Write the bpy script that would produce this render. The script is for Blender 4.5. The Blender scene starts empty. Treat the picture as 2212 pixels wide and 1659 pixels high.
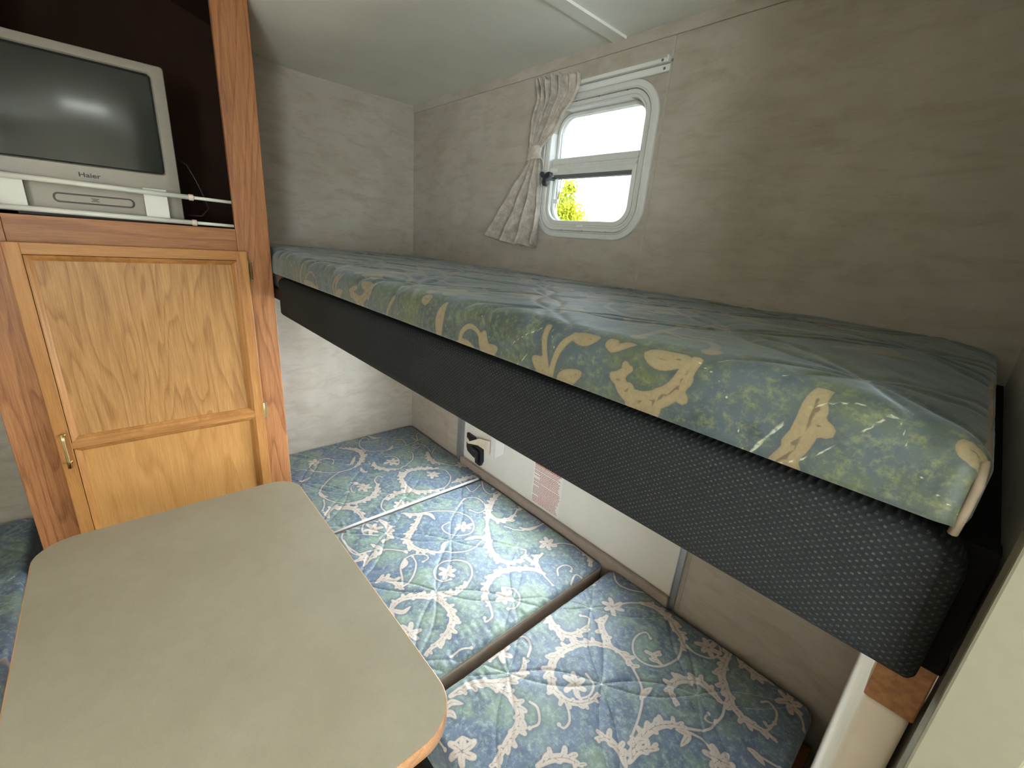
import bpy, bmesh, math, random
import numpy as np
from mathutils import Vector, Matrix, noise as mnoise

PI = math.pi
SC = bpy.context.scene
COL = SC.collection
random.seed(7)

# ------------------------------------------------------------------ camera, world, daylight, exposure
cam_d = bpy.data.cameras.new('camera')
cam_d.sensor_width = 36.0
cam_d.lens = 930.8185 / 2212 * 36.0
cam_d.clip_start = 0.01
cam = bpy.data.objects.new('camera', cam_d)
COL.objects.link(cam)
_r = Vector((0.66266791, 0.74477999, 0.07857483))
_u = Vector((-0.28320744, 0.15208266, 0.94692366))
_f = Vector((-0.69329992, 0.6497489, -0.31170754))
cam.matrix_world = Matrix(((_r.x, _u.x, -_f.x, 1.8926), (_r.y, _u.y, -_f.y, -1.0661),
                           (_r.z, _u.z, -_f.z, 1.4623), (0, 0, 0, 1)))
SC.camera = cam
SC.view_settings.view_transform = 'Standard'
SC.view_settings.look = 'None'
SC.view_settings.exposure = 0.0
SC.view_settings.gamma = 1.0
SC.view_settings.use_curve_mapping = False
SC.cycles.use_denoising = True
SC.cycles.max_bounces = 10
SC.cycles.diffuse_bounces = 6
SC.cycles.transparent_max_bounces = 12
SC.cycles.caustics_reflective = False
SC.cycles.caustics_refractive = False

WORLD_STRENGTH = 34.0
world = bpy.data.worlds.new('overcast_sky')
SC.world = world
world.use_nodes = True
wn = world.node_tree
bg = wn.nodes['Background']
bg.inputs[0].default_value = (0.93, 0.97, 1.0, 1)
bg.inputs[1].default_value = WORLD_STRENGTH


def area(name, loc, rot, sx, sy, power, color=(1, 1, 1), portal=False):
    d = bpy.data.lights.new(name, 'AREA')
    d.shape = 'RECTANGLE'
    d.size, d.size_y = sx, sy
    d.energy = power
    d.color = color
    d.cycles.is_portal = portal
    o = bpy.data.objects.new(name, d)
    o.location = loc
    o.rotation_euler = rot
    COL.objects.link(o)
    return o


# portals only steer the sky light through the two window openings of the bunk corner
area('upper_window_portal', (1.0065, 0.06, 1.684), (-PI / 2, 0, 0), 0.36, 0.36, 1, portal=True)
area('lower_window_portal', (0.93, 0.06, 0.93), (-PI / 2, 0, 0), 0.80, 0.44, 1, portal=True)
# daylight at the windows of the open living end behind and beside the camera
area('galley_window_light', (3.2, 0.10, 1.35), (-PI / 2, 0, 0), 1.1, 0.6, 62, (1.0, 0.98, 0.92))
area('lounge_window_light', (3.4, -2.16, 1.35), (PI / 2, 0, 0), 1.3, 0.6, 40, (1.0, 0.97, 0.90))
area('added_overhead_fill', (2.75, -1.0, 2.075), (0, 0, 0), 0.36, 0.36, 10, (0.95, 1.0, 0.97))  # added fill lamp below the closed ceiling; no vent opens here

# ------------------------------------------------------------------ helpers


def world_origin(o):
    v = Vector((0, 0, 0))
    while o is not None:
        v = v + o.location
        o = o.parent
    return v


def thing(name, loc, label, cat, group=None):
    o = bpy.data.objects.new(name, None)
    o.empty_display_size = 0.05
    COL.objects.link(o)
    o.location = loc
    tag(o, label, cat, group)
    return o


def tag(o, label=None, cat=None, group=None, kind=None):
    if label:
        o['label'] = label
    if cat:
        o['category'] = cat
    if group:
        o['group'] = group
    if kind:
        o['kind'] = kind
    return o


def mk(name, verts, faces, mats, parent=None, loc=None, smooth=False, mi=None):
    """one mesh object; verts in world space"""
    v = np.asarray(verts, float).reshape(-1, 3)
    if parent is not None:
        base = world_origin(parent)
        org = Vector((0, 0, 0))
    else:
        lo = v.min(0)
        hi = v.max(0)
        base = Vector(loc) if loc is not None else Vector(((lo[0] + hi[0]) / 2, (lo[1] + hi[1]) / 2, lo[2]))
        org = base
    v = v - np.array(base)
    me = bpy.data.meshes.new(name)
    if isinstance(faces, np.ndarray) and faces.ndim == 2:
        n, k = faces.shape
        me.vertices.add(len(v))
        me.vertices.foreach_set('co', v.astype(np.float32).ravel())
        me.loops.add(n * k)
        me.loops.foreach_set('vertex_index', faces.astype(np.int32).ravel())
        me.polygons.add(n)
        me.polygons.foreach_set('loop_start', np.arange(0, n * k, k, dtype=np.int32))
        me.update(calc_edges=True)
    else:
        me.from_pydata([tuple(a) for a in v], [], [tuple(f) for f in faces])
    if not isinstance(mats, (list, tuple)):
        mats = [mats]
    for m in mats:
        me.materials.append(m)
    if mi is not None:
        me.polygons.foreach_set('material_index', np.asarray(mi, np.int32))
    if smooth:
        me.polygons.foreach_set('use_smooth', np.ones(len(me.polygons), bool))
    me.update()
    o = bpy.data.objects.new(name, me)
    o.location = org
    if parent is not None:
        o.parent = parent
    COL.objects.link(o)
    return o


def from_bm(name, bm, mats, parent=None, smooth=False, loc=None):
    bm.verts.ensure_lookup_table()
    bm.verts.index_update()
    v = [tuple(a.co) for a in bm.verts]
    f = [tuple(x.index for x in p.verts) for p in bm.faces]
    mi = [p.material_index for p in bm.faces]
    o = mk(name, v, f, mats, parent, loc, smooth, mi)
    bm.free()
    return o


def bm_box(bm, x0, x1, y0, y1, z0, z1, bev=0.0, seg=2, mi=0):
    r = bmesh.ops.create_cube(bm, size=1.0)
    vs = r['verts']
    for v in vs:
        v.co = Vector(((x0 + x1) / 2 + v.co.x * (x1 - x0), (y0 + y1) / 2 + v.co.y * (y1 - y0),
                       (z0 + z1) / 2 + v.co.z * (z1 - z0)))
    fs = list({f for v in vs for f in v.link_faces})
    for f in fs:
        f.material_index = mi
    if bev > 0:
        es = list({e for v in vs for e in v.link_edges})
        bmesh.ops.bevel(bm, geom=es, offset=bev, segments=seg, profile=0.5, affect='EDGES', clamp_overlap=True)


def box(name, x0, x1, y0, y1, z0, z1, mat, parent=None, bev=0.002, seg=2, smooth=False):
    bm = bmesh.new()
    bm_box(bm, x0, x1, y0, y1, z0, z1, bev, seg)
    return from_bm(name, bm, mat, parent, smooth)


def structure(o):
    o['kind'] = 'structure'
    return o


def tube_geo(pts, r, n=10, closed=False, caps=True):
    pts = [Vector(p) for p in pts]
    V, F = [], []
    m = len(pts)
    rr = r if isinstance(r, (list, tuple)) else [r] * m
    prev = None
    for i, p in enumerate(pts):
        if closed:
            t = pts[(i + 1) % m] - pts[i - 1]
        else:
            t = pts[min(i + 1, m - 1)] - pts[max(i - 1, 0)]
        t.normalize()
        a = prev if prev is not None else (Vector((0, 0, 1)) if abs(t.z) < 0.9 else Vector((1, 0, 0)))
        s = t.cross(a).normalized()
        a = s.cross(t).normalized()
        prev = a
        for k in range(n):
            an = 2 * PI * k / n
            V.append(p + (s * math.cos(an) + a * math.sin(an)) * rr[i])
    for i in range(m if closed else m - 1):
        for k in range(n):
            j = (i + 1) % m
            F.append((i * n + k, i * n + (k + 1) % n, j * n + (k + 1) % n, j * n + k))
    if caps and not closed:
        F.append(tuple(range(n))[::-1])
        F.append(tuple((m - 1) * n + k for k in range(n)))
    return V, F


def tube(name, pts, r, mat, parent=None, n=10, closed=False, smooth=True):
    V, F = tube_geo(pts, r, n, closed)
    return mk(name, V, F, mat, parent, smooth=smooth)


def rrect(cx, cz, hw, hh, r, n=8):
    """rounded rectangle as 2D points; r may be a 4-list (tr, tl, bl, br)"""
    if not isinstance(r, (list, tuple)):
        r = [r] * 4
    out = []
    for k, (sx, sz) in enumerate(((1, 1), (-1, 1), (-1, -1), (1, -1))):
        rk = max(min(r[k], hw, hh), 0.0005)
        ox, oz = cx + sx * (hw - rk), cz + sz * (hh - rk)
        for i in range(n + 1):
            a = PI / 2 * (k + i / n)
            out.append((ox + rk * math.cos(a), oz + rk * math.sin(a)))
    return out


def ring(name, cx, cz, hw, hh, r, profile, mat, parent=None, plane='xz', n=8, smooth=True, close=False):
    """sweep a profile [(inset, depth)] round a rounded rectangle"""
    V, F = [], []
    cnt = None
    rl = r if isinstance(r, (list, tuple)) else [r] * 4
    for ins, dep in profile:
        L = rrect(cx, cz, hw - ins, hh - ins, [max(a - ins, 0.0008) for a in rl], n)
        cnt = len(L)
        for a, b in L:
            V.append((a, dep, b) if plane == 'xz' else ((dep, a, b) if plane == 'yz' else (a, b, dep)))
    m = len(profile)
    for i in range(m if close else m - 1):
        j = (i + 1) % m
        for k in range(cnt):
            q = (k + 1) % cnt
            F.append((i * cnt + k, i * cnt + q, j * cnt + q, j * cnt + k))
    o = mk(name, V, F, mat, parent, smooth=smooth)
    if smooth:
        sharp(o, 35)
    return o


def sharp(o, deg=35):
    me = o.data
    bm = bmesh.new()
    bm.from_mesh(me)
    lim = math.radians(deg)
    for e in bm.edges:
        if len(e.link_faces) == 2 and e.calc_face_angle(0) > lim:
            e.smooth = False
    bm.to_mesh(me)
    bm.free()


def prism(name, loop, d0, d1, mat, parent=None, plane='xy', bev=0.0, seg=3, smooth=False):
    """extrude a closed 2D loop between depths d0 and d1"""
    bm = bmesh.new()
    f3 = (lambda a, b, d: (a, b, d)) if plane == 'xy' else ((lambda a, b, d: (a, d, b)) if plane == 'xz' else (lambda a, b, d: (d, a, b)))
    lo = [bm.verts.new(f3(a, b, d0)) for a, b in loop]
    hi = [bm.verts.new(f3(a, b, d1)) for a, b in loop]
    n = len(loop)
    bm.faces.new(lo)
    bm.faces.new(hi[::-1])
    for k in range(n):
        bm.faces.new((lo[k], hi[k], hi[(k + 1) % n], lo[(k + 1) % n]))
    bmesh.ops.recalc_face_normals(bm, faces=bm.faces)
    if bev > 0:
        es = [e for e in bm.edges if (e.verts[0] in hi and e.verts[1] in hi) or (e.verts[0] in lo and e.verts[1] in lo)]
        bmesh.ops.bevel(bm, geom=es, offset=bev, segments=seg, profile=0.5, affect='EDGES', clamp_overlap=True)
    o = from_bm(name, bm, mat, parent, smooth)
    if smooth:
        sharp(o, 50)
    return o


# ------------------------------------------------------------------ materials
class NT:
    def __init__(self, name):
        self.m = bpy.data.materials.new(name)
        self.m.use_nodes = True
        self.t = self.m.node_tree
        self.b = self.t.nodes['Principled BSDF']
        self._tc = None

    def n(self, typ, **kw):
        nd = self.t.nodes.new(typ)
        for k, v in kw.items():
            setattr(nd, k, v)
        return nd

    def l(self, a, b):
        self.t.links.new(a, b)

    def tc(self, scale=(1, 1, 1), kind='Object', loc=(0, 0, 0), rot=(0, 0, 0)):
        if self._tc is None:
            self._tc = self.n('ShaderNodeTexCoord')
        mp = self.n('ShaderNodeMapping')
        mp.inputs['Scale'].default_value = scale
        mp.inputs['Location'].default_value = loc
        mp.inputs['Rotation'].default_value = rot
        self.l(self._tc.outputs[kind], mp.inputs['Vector'])
        return mp.outputs[0]

    def noise(self, vec, scale, detail=4, rough=0.55, dist=0.0, out='Fac'):
        nd = self.n('ShaderNodeTexNoise')
        nd.inputs['Scale'].default_value = scale
        nd.inputs['Detail'].default_value = detail
        nd.inputs['Roughness'].default_value = rough
        nd.inputs['Distortion'].default_value = dist
        self.l(vec, nd.inputs['Vector'])
        return nd.outputs[out]

    def ramp(self, fac, stops, interp='LINEAR'):
        nd = self.n('ShaderNodeValToRGB')
        cr = nd.color_ramp
        cr.interpolation = interp
        while len(cr.elements) < len(stops):
            cr.elements.new(0.5)
        for e, (p, c) in zip(cr.elements, stops):
            e.position = p
            e.color = (c[0], c[1], c[2], 1) if isinstance(c, (tuple, list)) else (c, c, c, 1)
        self.l(fac, nd.inputs[0])
        return nd.outputs[0]

    def mix(self, fac, a, b, mode='MIX'):
        nd = self.n('ShaderNodeMix', data_type='RGBA', blend_type=mode)
        for sock, v in ((nd.inputs[0], fac), (nd.inputs[6], a), (nd.inputs[7], b)):
            if isinstance(v, (int, float)):
                sock.default_value = v
            elif isinstance(v, (tuple, list)):
                sock.default_value = (v[0], v[1], v[2], 1)
            else:
                self.l(v, sock)
        return nd.outputs[2]

    def math(self, op, a, b=0.0, clamp=False):
        nd = self.n('ShaderNodeMath', operation=op, use_clamp=clamp)
        for sock, v in ((nd.inputs[0], a), (nd.inputs[1], b)):
            if isinstance(v, (int, float)):
                sock.default_value = v
            else:
                self.l(v, sock)
        return nd.outputs[0]

    def bump(self, h, strength=0.2, dist=0.001, normal=None):
        nd = self.n('ShaderNodeBump')
        nd.inputs['Strength'].default_value = strength
        nd.inputs['Distance'].default_value = dist
        self.l(h, nd.inputs['Height'])
        if normal is not None:
            self.l(normal, nd.inputs['Normal'])
        return nd.outputs[0]

    def col(self, c):
        if isinstance(c, (tuple, list)):
            self.b.inputs['Base Color'].default_value = (c[0], c[1], c[2], 1)
        else:
            self.l(c, self.b.inputs['Base Color'])
        return self

    def set(self, rough=None, metal=None, spec=None, normal=None, sheen=None, coat=None):
        b = self.b.inputs
        if rough is not None:
            if isinstance(rough, (int, float)):
                b['Roughness'].default_value = rough
            else:
                self.l(rough, b['Roughness'])
        if metal is not None:
            b['Metallic'].default_value = metal
        if spec is not None:
            b['Specular IOR Level'].default_value = spec
        if normal is not None:
            self.l(normal, b['Normal'])
        if sheen is not None:
            b['Sheen Weight'].default_value = sheen
        if coat is not None:
            b['Coat Weight'].default_value = coat
        return self


def plain(name, c, rough=0.5, metal=0.0, var=0.06, scale=30, bump=0.0, spec=0.5):
    t = NT(name)
    v = t.tc()
    nz = t.noise(v, scale, 3)
    lo = tuple(x * (1 - var) for x in c)
    hi = tuple(min(x * (1 + var), 1) for x in c)
    t.col(t.ramp(nz, [(0.3, lo), (0.7, hi)]))
    t.set(rough=rough, metal=metal, spec=spec)
    if bump:
        t.set(normal=t.bump(nz, bump, 0.001))
    return t.m


def oak(name, axis, light, mid, dark, seed=0.0, cath=1.0, rough=0.38):
    """oak with cathedral figure and pores along the axis"""
    t = NT(name)
    # scale: slow along grain, fast across
    along = {'z': (1, 1, 0.13), 'y': (1, 0.13, 1), 'x': (0.13, 1, 1)}[axis]
    v = t.tc(along, loc=(seed, seed * 0.7, seed * 1.3))
    big = t.noise(v, 9.0, 2, 0.5, 0.4)
    rings = t.math('MULTIPLY', big, 14.0 * cath)
    fr = t.math('FRACT', rings)
    # asymmetrical growth ring: soft rise and sharp end
    ringm = t.ramp(fr, [(0.0, 0.0), (0.55, 0.25), (0.86, 1.0), (1.0, 0.0)])
    fine = {'z': (1, 1, 0.03), 'y': (1, 0.03, 1), 'x': (0.03, 1, 1)}[axis]
    v2 = t.tc(fine, loc=(seed * 2, 3, seed))
    pores = t.noise(v2, 620.0, 3, 0.6)
    poresm = t.ramp(pores, [(0.42, 1.0), (0.56, 0.0)])
    strk = t.noise(v2, 110.0, 3, 0.6)
    c = t.mix(t.ramp(strk, [(0.3, 0.0), (0.7, 1.0)]), mid, light)
    rm = t.math('MULTIPLY', ringm, t.ramp(pores, [(0.3, 1.0), (0.65, 0.45)]))
    c = t.mix(t.math('MULTIPLY', rm, 0.80), c, dark)
    c = t.mix(t.math('MULTIPLY', poresm, 0.28), c, dark)
    t.col(c)
    h = t.math('ADD', t.math('MULTIPLY', poresm, -0.6), t.math('MULTIPLY', ringm, -0.4))
    t.set(rough=rough, normal=t.bump(h, 0.25, 0.0006), spec=0.45)
    return t.m


def wallpaper(name, c1, c2, c3, seed=0.0):
    t = NT(name)
    v = t.tc(loc=(seed, seed, 0))
    vs = t.tc((0.55, 0.55, 1.6), loc=(seed + 4, 1, seed))
    a = t.noise(v, 4.5, 5, 0.6, 0.3)
    b = t.noise(vs, 16.0, 5, 0.65, 0.5)
    d = t.noise(t.tc((0.35, 0.35, 2.2), loc=(2, seed, 7)), 46.0, 4, 0.7)
    c = t.mix(t.ramp(a, [(0.35, 0.0), (0.65, 1.0)]), c1, c2)
    c = t.mix(t.math('MULTIPLY', t.ramp(b, [(0.46, 0.0), (0.74, 1.0)]), 0.62), c, c3)
    c = t.mix(t.math('MULTIPLY', t.ramp(d, [(0.55, 0.0), (0.78, 1.0)]), 0.38), c, c3)
    t.col(c)
    t.set(rough=0.62, normal=t.bump(t.noise(v, 260, 2), 0.08, 0.0006), spec=0.3)
    return t.m


M = {}
M['wall'] = wallpaper('wall_vinyl_mottled', (0.385, 0.350, 0.302), (0.455, 0.420, 0.372), (0.30, 0.255, 0.195))
M['wall_plain'] = wallpaper('wall_vinyl_far', (0.50, 0.46, 0.39), (0.56, 0.52, 0.46), (0.40, 0.35, 0.27), 9)
M['ceiling'] = plain('ceiling_white_vinyl', (0.84, 0.86, 0.81), 0.5, var=0.035, scale=7)
M['floor'] = plain('floor_vinyl', (0.30, 0.22, 0.15), 0.45, var=0.12, scale=14)
M['oak_v'] = oak('oak_stile_reddish', 'z', (0.45, 0.205, 0.085), (0.34, 0.138, 0.050), (0.14, 0.043, 0.014), 1.0)
M['oak_h'] = oak('oak_rail_reddish', 'y', (0.42, 0.190, 0.078), (0.32, 0.130, 0.046), (0.14, 0.043, 0.014), 3.1, 1.2)
M['door_v'] = oak('oak_door_golden_upright', 'z', (0.50, 0.245, 0.080), (0.42, 0.190, 0.054), (0.25, 0.095, 0.022), 5.3, 0.3)
M['door_h'] = oak('oak_door_golden_level', 'y', (0.48, 0.235, 0.076), (0.40, 0.180, 0.050), (0.24, 0.090, 0.020), 7.7, 0.3)
M['door_p'] = oak('oak_door_panel_veneer', 'z', (0.48, 0.26, 0.098), (0.385, 0.195, 0.064), (0.20, 0.080, 0.020), 2.2, 1.1)
M['door_p2'] = oak('oak_door_panel_plain', 'z', (0.50, 0.265, 0.090), (0.44, 0.215, 0.068), (0.32, 0.145, 0.038), 12.2, 0.4)
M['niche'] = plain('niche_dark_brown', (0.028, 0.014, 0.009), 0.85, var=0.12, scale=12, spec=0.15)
M['niche_top'] = plain('niche_top_board', (0.16, 0.13, 0.10), 0.7, var=0.1, scale=9)
M['oak_edge'] = oak('oak_table_edge', 'x', (0.62, 0.36, 0.20), (0.50, 0.26, 0.13), (0.30, 0.13, 0.05), 8.0, 0.5, 0.3)
M['oak_dark'] = oak('oak_table_leg', 'z', (0.34, 0.15, 0.07), (0.26, 0.11, 0.05), (0.14, 0.05, 0.02), 6.0)
M['particle'] = plain('brown_board', (0.30, 0.14, 0.055), 0.7, var=0.25, scale=190, bump=0.3)
M['brass'] = plain('polished_brass', (0.80, 0.62, 0.30), 0.22, 1.0, 0.03)
M['white_metal'] = plain('white_painted_metal', (0.72, 0.73, 0.70), 0.35, 0.0, 0.02)
M['window_frame'] = plain('pale_window_frame', (0.60, 0.61, 0.585), 0.30, 0.0, 0.03, 40)
M['alu'] = plain('grey_aluminium', (0.42, 0.43, 0.43), 0.35, 0.7, 0.05)
M['white_panel'] = plain('white_panel', (0.76, 0.74, 0.69), 0.4, 0.0, 0.03, 8)
M['cream'] = plain('cream_jamb', (0.16, 0.148, 0.102), 0.55, 0.0, 0.04, 120, 0.1)
M['cream_panel'] = plain('pale_side_board', (0.72, 0.66, 0.56), 0.5, 0.0, 0.04, 20)
M['black_plastic'] = plain('black_plastic', (0.012, 0.012, 0.013), 0.35, 0.0, 0.05)
M['knob'] = plain('dark_knob', (0.03, 0.034, 0.042), 0.3, 0.0, 0.05)
M['dark_screw'] = plain('screw_steel', (0.25, 0.25, 0.26), 0.35, 0.9, 0.05)
M['tv_shell'] = plain('silver_tv_plastic', (0.27, 0.25, 0.22), 0.38, 0.15, 0.03, 300)
M['tv_trim'] = plain('dark_tv_trim', (0.03, 0.03, 0.03), 0.4, 0.0, 0.03)
M['tv_text'] = plain('tv_dark_ink', (0.03, 0.03, 0.035), 0.5)
M['tv_tray'] = plain('tv_disc_tray', (0.27, 0.245, 0.215), 0.3, 0.1, 0.03)
M['paper'] = plain('white_paper', (0.82, 0.81, 0.79), 0.7, 0.0, 0.02)
M['tape'] = plain('cream_tape', (0.66, 0.58, 0.45), 0.5, 0.0, 0.08, 60)
M['red_ink'] = plain('faded_red_ink', (0.52, 0.20, 0.16), 0.7, 0.0, 0.05)
M['rod'] = plain('white_rod', (0.74, 0.76, 0.72), 0.3, 0.0, 0.02)
M['rod_ring'] = plain('cream_rod_collar', (0.74, 0.63, 0.52), 0.4, 0.0, 0.02)
M['seat_side'] = plain('taupe_boxing', (0.33, 0.275, 0.235), 0.45, 0.0, 0.08, 25, 0.15)
M['piping'] = plain('white_piping', (0.74, 0.72, 0.72), 0.5, 0.0, 0.02)
M['tan_piping'] = plain('tan_piping', (0.20, 0.155, 0.105), 0.75, 0.0, 0.1, 80, 0.2)
M['gap_shade_black'] = plain('gap_shade_black', (0.009, 0.0085, 0.008), 0.9, spec=0.1)  # near-black that stands for the shade in the gaps round the bunk
M['maroon'] = plain('maroon_binding', (0.10, 0.035, 0.035), 0.8, 0.0, 0.2, 60)
M['bark'] = plain('tree_bark', (0.12, 0.09, 0.06), 0.9, 0.0, 0.2)
M['bounce_ground'] = plain('outdoor_bounce_surface', (0.34, 0.33, 0.28), 0.9, 0.0, 0.3, 3)
M['recess_grey'] = plain('dark_recess_grey', (0.12, 0.12, 0.12), 0.6)


def fabric(name, blue, green, deep, print_lo, print_hi, seed=0.0, speck=None, fine=70.0, spec=0.3, sheen=0.22, thread=(0.62, 0.68, 0.66), tm=0.72):
    """quilted cover: marbled blue and green ground, printed scrolls read from the mesh's distance attributes"""
    t = NT(name)
    v = t.tc(loc=(seed, seed * 0.5, 0))
    a = t.noise(v, 6.5, 4, 0.6, 0.25)
    b = t.noise(t.tc((1, 1, 1), loc=(3, 8, seed)), 15.0, 5, 0.68, 0.4)
    c = t.noise(v, fine, 4, 0.75)
    w = t.noise(t.tc((1.0, 0.35, 1.0), rot=(0, 0, 0.5)), 420.0, 2, 0.6)
    base = t.mix(t.ramp(a, [(0.44, 0.0), (0.57, 1.0)]), blue, green)
    base = t.mix(t.ramp(b, [(0.50, 0.0), (0.62, 0.85)]), base, deep)
    lt = speck or tuple(min(1, x * 1.7 + 0.05) for x in green)
    base = t.mix(t.math('MULTIPLY', t.ramp(c, [(0.48, 0.0), (0.68, 1.0)]), 0.62), base, lt)
    sc = t.n('ShaderNodeAttribute', attribute_name='scroll').outputs['Fac']
    ve = t.n('ShaderNodeAttribute', attribute_name='vein').outputs['Fac']
    st = t.n('ShaderNodeAttribute', attribute_name='stitch').outputs['Fac']

    def step(x, lo, hi):
        nd = t.n('ShaderNodeMapRange', interpolation_type='SMOOTHSTEP')
        nd.inputs[1].default_value = lo
        nd.inputs[2].default_value = hi
        nd.inputs[3].default_value = 1.0
        nd.inputs[4].default_value = 0.0
        t.l(x, nd.inputs[0])
        return nd.outputs[0]
    jit = t.math('MULTIPLY', t.math('SUBTRACT', c, 0.5), 0.0012)
    sc = t.math('ADD', sc, jit)
    # the printed ground is bluer right beside the scrolls
    halo = t.math('MULTIPLY', step(sc, 0.0, 0.011), 0.55)
    base = t.mix(halo, base, tuple(x * 0.72 for x in blue))
    pm = step(sc, -0.0004, 0.0005)
    pc = t.mix(t.ramp(c, [(0.35, 0.0), (0.65, 1.0)]), print_lo, print_hi)
    pc = t.mix(t.math('MULTIPLY', step(sc, -0.0022, -0.0007), 0.35), print_lo, pc)
    col = t.mix(pm, base, pc)
    vm = t.math('MULTIPLY', t.math('MULTIPLY', step(ve, 0.0, 0.0008), pm), 0.75)
    col = t.mix(vm, col, tuple(x * 0.34 for x in print_lo))
    # stitches: thread with gaps
    dash = t.ramp(t.noise(v, 330.0, 1, 0.5), [(0.34, 0.45), (0.42, 1.0)])
    sm = t.math('MULTIPLY', t.math('MULTIPLY', step(st, 0.0003, 0.0009), dash), tm)
    col = t.mix(sm, col, thread)
    col = t.mix(t.math('MULTIPLY', t.ramp(w, [(0.3, 1.0), (0.7, 0.0)]), 0.16), col, (0.03, 0.04, 0.05))
    t.col(col)
    wr = t.noise(t.tc((1.0, 0.28, 1.0), rot=(0, 0, 0.2)), 26.0, 3, 0.55, 0.6)
    n1 = t.bump(w, 0.12, 0.0004)
    n2 = t.bump(wr, 0.30, 0.006, n1)
    t.set(rough=0.50, normal=n2, spec=spec, sheen=sheen)
    t.b.inputs['Sheen Roughness'].default_value = 0.4
    t.b.inputs['Sheen Tint'].default_value = (0.75, 0.88, 1.0, 1)
    return t.m


M['seat_fabric'] = fabric('quilted_scroll_fabric', (0.118, 0.155, 0.225), (0.175, 0.230, 0.190), (0.078, 0.104, 0.160),
                          (0.44, 0.375, 0.325), (0.62, 0.545, 0.48))
M['shaded_bunk_fabric'] = fabric('shaded_scroll_fabric', (0.052, 0.068, 0.076), (0.070, 0.080, 0.034), (0.030, 0.038, 0.037),
                          (0.165, 0.128, 0.068), (0.23, 0.185, 0.105), 5.0, (0.15, 0.165, 0.065), 130.0, 0.22, 0.26, (0.42, 0.42, 0.30), 0.6)  # the seat cloth again, darkened and made olive for the dimmer bunk light


def black_weave():
    t = NT('black_woven_cover')
    v = t.tc((1, 1, 1))
    sep = t.n('ShaderNodeSeparateXYZ')
    wob = t.n('ShaderNodeVectorMath', operation='MULTIPLY_ADD')
    wob.inputs[1].default_value = (0.0008, 0.0008, 0.0008)
    t.l(t.noise(v, 120, 2, out='Color'), wob.inputs[0])
    t.l(v, wob.inputs[2])
    t.l(wob.outputs[0], sep.inputs[0])
    k = 2 * PI / 0.0062
    gx = t.math('SINE', t.math('MULTIPLY', sep.outputs[0], k))
    gz = t.math('SINE', t.math('MULTIPLY', sep.outputs[2], k * 1.25))
    g = t.math('MULTIPLY', gx, gz)
    spot = t.ramp(g, [(0.35, 0.0), (0.75, 1.0)])
    br = t.noise(v, 900, 2)
    spot = t.math('MULTIPLY', spot, t.ramp(br, [(0.40, 0.1), (0.62, 1.0)]))
    big = t.noise(v, 3, 2)
    ground = t.ramp(big, [(0.3, (0.011, 0.012, 0.0125)), (0.7, (0.015, 0.016, 0.0165))])
    t.col(t.mix(spot, ground, (0.055, 0.058, 0.056)))
    t.set(rough=0.8, normal=t.bump(g, 0.35, 0.0006), spec=0.12)
    return t.m


M['weave'] = black_weave()


def laminate():
    t = NT('table_laminate_olive_grey')
    v = t.tc()
    a = t.noise(v, 5.0, 4, 0.55)
    b = t.noise(v, 34.0, 5, 0.7)
    d = t.noise(v, 300.0, 3, 0.7)
    c = t.mix(t.ramp(a, [(0.35, 0.0), (0.65, 1.0)]), (0.300, 0.265, 0.195), (0.335, 0.30, 0.23))
    c = t.mix(t.math('MULTIPLY', t.ramp(b, [(0.4, 0.0), (0.7, 1.0)]), 0.30), c, (0.255, 0.23, 0.175))
    c = t.mix(t.math('MULTIPLY', t.ramp(d, [(0.4, 0.0), (0.7, 1.0)]), 0.16), c, (0.40, 0.37, 0.29))
    t.col(c)
    t.set(rough=0.42, spec=0.4, normal=t.bump(d, 0.05, 0.0003))
    return t.m


M['laminate'] = laminate()


def curtain_mat():
    t = NT('curtain_cloth')
    v = t.tc()
    a = t.noise(v, 38.0, 5, 0.7, 0.4)
    b = t.noise(t.tc((1, 1, 0.5)), 110.0, 4, 0.7)
    c = t.mix(t.ramp(a, [(0.35, 0.0), (0.65, 1.0)]), (0.40, 0.355, 0.30), (0.70, 0.64, 0.57))
    c = t.mix(t.math('MULTIPLY', t.ramp(b, [(0.5, 0.0), (0.7, 1.0)]), 0.35), c, (0.33, 0.28, 0.23))
    t.col(c)
    t.set(rough=0.7, spec=0.3, normal=t.bump(b, 0.15, 0.0008), sheen=0.2)
    tr = t.n('ShaderNodeBsdfTranslucent')
    t.l(c, tr.inputs['Color'])
    mx = t.n('ShaderNodeMixShader')
    mx.inputs[0].default_value = 0.30
    out = t.t.nodes['Material Output']
    t.l(t.b.outputs[0], mx.inputs[1])
    t.l(tr.outputs[0], mx.inputs[2])
    t.l(mx.outputs[0], out.inputs['Surface'])
    return t.m


M['curtain'] = curtain_mat()


def pane_mat(name, c):
    t = NT(name)
    out = t.t.nodes['Material Output']
    tr = t.n('ShaderNodeBsdfTransparent')
    tr.inputs[0].default_value = (*c, 1)
    gl = t.n('ShaderNodeBsdfGlossy')
    gl.inputs['Roughness'].default_value = 0.02
    lw = t.n('ShaderNodeLayerWeight')
    lw.inputs['Blend'].default_value = 0.5
    fz = t.math('ADD', t.math('MULTIPLY', t.math('POWER', lw.outputs['Facing'], 4.0), 0.6), 0.03)
    mx = t.n('ShaderNodeMixShader')
    t.l(fz, mx.inputs[0])
    t.l(tr.outputs[0], mx.inputs[1])
    t.l(gl.outputs[0], mx.inputs[2])
    t.l(mx.outputs[0], out.inputs['Surface'])
    return t.m


M['pane'] = pane_mat('clear_pane', (0.93, 0.96, 0.96))
M['tint_pane'] = pane_mat('tinted_pane', (0.34, 0.355, 0.365))


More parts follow.
